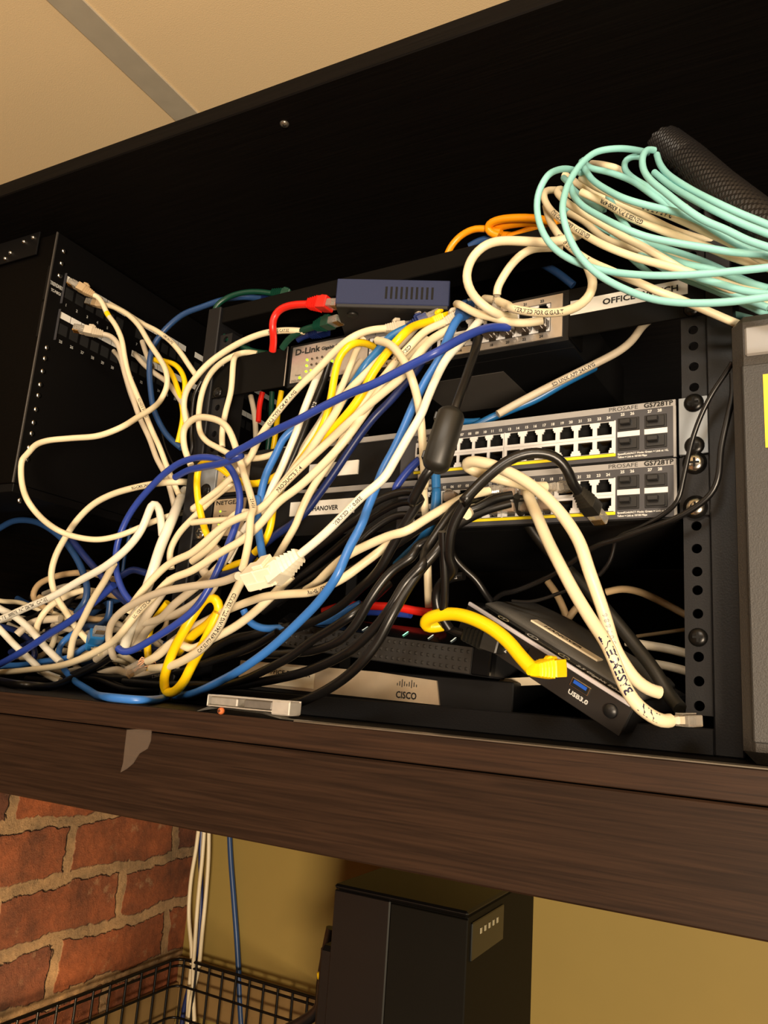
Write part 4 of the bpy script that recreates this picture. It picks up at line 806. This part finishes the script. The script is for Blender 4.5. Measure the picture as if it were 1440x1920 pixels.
C('slate blue cable rising from far left and dropping into the tangle', 'steelblue', 'p -30,1010 @20 e 0,450 80,410 200,415 310,475 400,570 460,680 490,790 480,860 @0 430,930', r=.0036, group=GT)
C('royal blue cable slanting across the left tangle in front', 'royal', 'e 640,770 @-20 550,850 470,915 400,970 280,1045 150,1130 0,1215 p -40,1262 @-10', r=.0036, group=GT)
C('dark blue cable sloping right behind the lettered white cable', 'navy', 'e 400,510 @0 470,600 560,705 640,800 730,885 @0', r=.0036, group=GT)
C('blue cable lying low along the shelf at far left', 'blue', 'p -30,1265 @20 e 0,1230 120,1222 250,1200 400,1175 @10 480,1120 560,1080 @20', r=.0034, group=GT)
C('navy cable with a hump behind the left post foot', 'navy', 'e 830,705 @30 740,685 690,715 600,780 520,860 430,950 @20 330,1010 200,1080 60,1150 @20', r=.0036, group=GT)
bp_ = C('slate blue cable whose blue booted plug lies in the tangle', 'steelblue', 'e 620,860 @10 610,950 560,1000 480,1010 430,1060 @20', r=.0034, group=GT)
add_boot(bp_, rkp(168, 1215, .0), rkp(182, 1190, -.01) - rkp(168, 1215, 0), M['teal'], True, 1.2)
C('tan cable arching over the left tangle', 'tan', 'e 640,740 @20 520,705 400,705 290,730 210,775 185,830 220,880 300,915 @30', r=.0034, group=GT)
C('grey cable with a cut end showing at far left', 'grey', 'e 95,1050 @0 150,1000 220,970 340,960 @20', r=.0042, group=GT)
C('cream cable running into the tangle left of the post', 'cream', 'e 200,1060 @0 215,980 270,900 360,840 470,800 560,810 @30', r=.0034, group=GT)
C('aged cream cable bending beside the loose plug', 'grey', 'f 160,440 @-30 60,560 e 1210,760 @-40 1130,850 1000,930 900,960 830,1020 770,1110 @0', r=.0040, group=GT)
C('aged cream cable twisted through the middle of the left tangle', 'grey', 'e 1350,470 @-34 1270,620 1200,700 @-40 1080,800 980,880 @-30 900,960 760,1000 650,1100 540,1190 @10', r=.0036, group=GT)
C('black cord lying flat at the front of the left tangle', 'black', 'e 1000,1310 @0 800,1290 640,1250 @20 450,1280 300,1340 150,1335 0,1310 p -30,1270 @30', r=.0042, kind='k', group=GT)
C('short black cord end at the shelf front, left of the light blue loop', 'black', 'e 150,1300 @20 250,1310 350,1300 470,1250 600,1190 @20', r=.0040, kind='k', group=GT)
C('second black cord from the tangle to the shelf front', 'black', 'e 640,1170 @10 560,1220 470,1265 380,1310 330,1320 @20', r=.0036, kind='k', group=GT)
C('white stub lying on the shelf inside the light blue loop', 'white', 'e 180,1230 @20 260,1270 340,1300 @20', r=.0036, group=GT)
C('grey-white cable lying along the shelf behind the loose plug', 'grey', 'e 1180,1120 @10 1050,1200 @0 900,1265 740,1275 660,1250 560,1270 @20', r=.0040, group=GT)
random.seed(11)
cols = ['grey', 'grey', 'cream', 'tan', 'navy', 'steelblue', 'grey', 'cream', 'black']
desc = {'grey': 'aged white', 'cream': 'cream', 'tan': 'tan', 'navy': 'navy', 'steelblue': 'slate blue', 'black': 'black'}
for i in range(30):
    m_ = cols[i % len(cols)]; x = random.uniform(-30, 200); y = random.uniform(1110, 1250); dd = random.uniform(25, 110); P_ = []
    a = random.uniform(-.6, .6)
    for k in range(random.randint(5, 8)):
        P_.append('%.0f,%.0f' % (x, y)); x += math.cos(a) * 34; y += math.sin(a) * 26; a += random.uniform(-.75, .75)
        y = min(max(y, 1098 + 30 * abs(x - 130) / 130), 1262)
    C('%s cable half buried in the tangle at the left end of the shelf' % desc[m_], m_, ' '.join(P_), dd, r=random.choice((.0028, .0032, .0034)), group='half buried %s cables of the left tangle' % desc[m_])
# --- orange
C('orange fibre cord hanging behind the top bar with a cut tip', 'orange', 'j 235,390 @30 255,340 300,280 370,225 450,195 540,200 640,215 @30', r=.0032, kind='f', group='orange cords coiled behind the top bar')
C('orange cord coil behind the top bar, upper strand', 'orange', 'j 620,250 @30 550,225 535,180 570,145 660,122 780,115 900,120 1000,140 1080,160 @10', r=.0036, kind='f', group='orange cords coiled behind the top bar')
C('orange cord coil behind the top bar, middle strand', 'orange', 'j 720,250 @40 600,235 565,215 600,190 700,165 820,150 920,150 1060,165 @20', r=.0036, kind='f', group='orange cords coiled behind the top bar')
C('orange cord coil behind the top bar, lower strand', 'orange', 'j 700,255 @36 780,235 850,205 940,190 1060,185 @24', r=.0036, kind='f', group='orange cords coiled behind the top bar')
# --- aqua and white coils
def coil(name, label, cat, m, r, strands, prints={}):
    root = thing(name, label, cat, rkp(1200, 450, -.05), rack=False)
    for i, s in enumerate(strands):
        P, D = parse(s, -30); pts = relax(smooth(place(P, D, r)), 2); b = MB().tube([p - root.location for p in pts], r, 12); o = b.build('loop', M[m], root)
        if i in prints:
            t, fr_, sz, fl = prints[i]
            class H: pass
            hsub = []
            vs_before = len(bpy.data.objects); print_on(root, pts, r, t, fr_, sz, M['ink'], fl)
    return root
coil('aqua_cable_coil', 'coil of aqua fibre cable hanging at the upper right of the rack', 'cable coil', 'aqua', .0024, [
 'd 760,262 @10 730,250 600,235 @-40 480,252 400,310 340,390 300,480 285,600 @-92 320,730 380,840 480,940 620,1020 800,1085 1000,1105 1200,1100 1440,1070 1560,1050 @-92',
 'd 400,380 @-30 330,352 260,355 190,400 @-84 150,480 140,580 170,700 230,790 330,860 450,905 600,935 800,950 @-86 1000,945 1200,930 1440,905 1560,890 @-80',
 'd 800,245 @-40 760,240 735,280 738,350 780,415 860,480 960,560 @-80 1080,640 1200,690 1320,750 1440,790 1560,830 @-80',
 'd 815,270 @-20 830,320 870,375 930,420 1030,480 1150,540 @-60 1280,600 1440,665 1560,720 @-60',
 'd 730,285 @-10 680,278 640,300 632,345 670,395 760,450 860,520 940,590 @-40 1060,660 1200,730 1350,790 1560,850 @-40',
 'd 800,370 @-30 900,450 1000,510 1150,590 @-70 1300,660 1440,715 1560,760 @-70',
 'd 390,310 @-30 410,350 450,410 520,460 640,520 @-70 780,560 920,592 1050,640 1180,720 1300,790 1440,840 1560,870 @-60',
 'd 290,400 @-30 330,445 345,500 400,560 500,620 620,680 @-80 750,730 900,762 1100,795 1250,820 1440,830 1560,840 @-60',
 'd 400,300 @-20 430,340 550,370 680,420 780,490 880,560 960,620 @-40 1080,700 1250,770 1560,880 @-30',
 'd 530,480 @-10 560,540 620,640 700,740 @-44 820,840 920,900 1000,950 1120,1000 1280,1070 1440,1130 @-40',
 'd 560,720 @-10 620,800 690,870 @0 760,925 830,980 900,1030 1000,1085 1150,1140 1300,1180 1450,1220 @20',
 'd 640,700 @-20 720,745 820,785 950,825 1100,880 1250,950 1440,1030 1560,1080 @-20',
 'd 700,820 @-10 820,890 @-30 960,965 1080,1010 1200,1060 1340,1125 1480,1190 1600,1240 @-20',
 'd 320,350 @10 300,375 300,410 350,470 420,530 520,590 @0', 'd 860,930 @-20 950,940 @-50 1050,965 @-70 1180,1000 1300,1035 1440,1055 1560,1060 @-76',
 'd 280,570 @-10 340,590 430,640 520,690 620,740 760,800 900,850 1050,900 1250,960 1560,1060 @0', 'd 780,800 @-10 880,850 @-30 1000,890 @-40 1150,920 1300,980 1440,1020 @-30'])
coil('white_cable_coil', 'coil of printed white network cable tangled through the aqua coil', 'cable coil', 'cream', .0028, [
 'd 340,500 @-20 270,460 250,475 310,540 400,600 520,670 640,740 @-50 760,800 880,870 980,930 @-40 1120,990 1280,1040 1560,1110 @-20',
 'd 260,470 @-10 200,470 178,500 215,580 300,650 400,715 540,790 @-66 700,850 850,890 980,925 @-60 1120,980 1280,1050 1420,1110 1560,1160 @-20',
 'd 190,560 @-20 205,620 240,690 320,785 430,865 560,925 @-70 700,985 850,1050 960,1090 1100,1150 1240,1210 1330,1245 1450,1290 1560,1340 @0',
 'd 450,320 @20 530,332 @-10 600,350 660,400 740,450 850,510 980,570 @0',
 'd 390,400 @-30 470,450 560,490 700,550 860,600 1000,660 @-60 1150,730 1300,800 1440,880 1560,930 @-50',
 'd 390,480 @-40 520,540 660,620 800,680 950,735 1100,790 1250,850 1440,905 1560,940 @-40',
 'd 290,380 @-20 380,440 480,500 600,545 760,620 900,690 1050,740 1200,780 @0',
 'd 320,600 @-10 400,640 520,740 700,800 900,850 1050,900 @-20', 'd 900,880 @0 1020,930 1150,970 @-30 1300,1020 1440,1060 @-30'],
 {1: ('GENESIS P/N 6300 VERIFIED (UL)', .22, .0042, True), 2: ('E CAT 5E 24AWG 4PR UTP', .22, .0042, True), 4: ('2 4 5 6 7 8 9', .40, .0056, True), 5: ('GENESIS P/N 6300 4PR', .12, .0042, True)})
# --- plugs in the ports of the short switch that show no boot
for x, z in ((-.1155, .0825), (-.130, .0825), (-.1445, .0825), (-.159, .0825)):
    o = thing('loose_plug', 'smoky clear plug seated in the bottom port row, right end of the short switch', 'plug', (x, -.010, z), 'smoky plugs in the bottom right ports', True)
    MB().box(-.0055, .0055, 0, .018, -.0040, .0036, .0008).box(-.003, .003, -.003, .004, -.0058, -.0046, .0003).build('body', mat('smoky_plastic', (86, 76, 66), .15, trans=.35), o)
for i, x in enumerate([-.188, -.1755, -.1620, -.1485, -.137, -.122, -.108]):
    for z in ((-.0570, -.0692) if i not in (1,) else (-.0692,)):
        o = thing('loose_plug', 'clear plug seated in the left ports of the lower rack switch', 'plug', (x, -.009, z), 'clear plugs in the lower rack switch', True)
        MB().box(-.0055, .0055, 0, .018, -.0036, .0034, .0006).box(-.0028, .0028, -.003, .004, .0040, .0050, .0003).build('body', M['clear'], o)
        MB().box(-.0045, .0045, .003, .006, -.0030, .0028).build('wire_ends', mat('wire_ends', (170, 130, 90), .5, var=.4, scale=900), o)
# --- under the cabinet, along the corner
def wallc(label, m, pts, r, Y=.44):
    P = []
    for x, y, *o in pts: P.append(wp(x, y, 1, o[0] if o else Y))
    P = relax(smooth(P, .008), 2); tag(MB().tube(P, r, 10).build('network_cable', M[m], None, P[0]), label, 'network cable', 'cables hanging in the corner below the cabinet')
wallc('cream cable bowing left in the corner below the cabinet', 'cream', [(374, 1540), (368, 1590), (358, 1650), (354, 1720), (360, 1790), (355, 1850), (350, 1950)], .0030, .438)
wallc('cream cable hanging in the middle of the corner bundle', 'cream', [(384, 1540), (380, 1600), (372, 1680), (366, 1760), (362, 1830), (366, 1950)], .0030, .432)
wallc('cream cable at the right of the corner bundle', 'cream', [(392, 1545), (391, 1610), (386, 1680), (378, 1760), (372, 1820), (358, 1870), (352, 1950)], .0030, .436)
wallc('dark blue cable inside the corner bundle', 'navy', [(379, 1540), (376, 1600), (377, 1680), (372, 1760), (360, 1830), (345, 1890), (338, 1950)], .0034, .445)
wallc('blue cable hanging alone on the olive wall', 'steelblue', [(430, 1550), (432, 1600), (438, 1680), (444, 1760), (448, 1830), (450, 1880), (455, 1960)], .0040, .452)
o = tag(MB().tube(smooth([wp(x, y, 1, .2) for x, y in ((622, 1740), (612, 1790), (604, 1840), (598, 1890), (570, 1915), (540, 1930))]), .006, 10).build('power_cable', M['black'], None, wp(622, 1740, 1, .2)), 'black power cable with a yellow band behind the wire basket', 'power cable')
o2 = MB().cyl(wp(603, 1822, 1, .19) - o.location, wp(604, 1834, 1, .19) - o.location, .005, 12).build('yellow_band', M['yellow'], o)
# small yellow band on the first patch cable
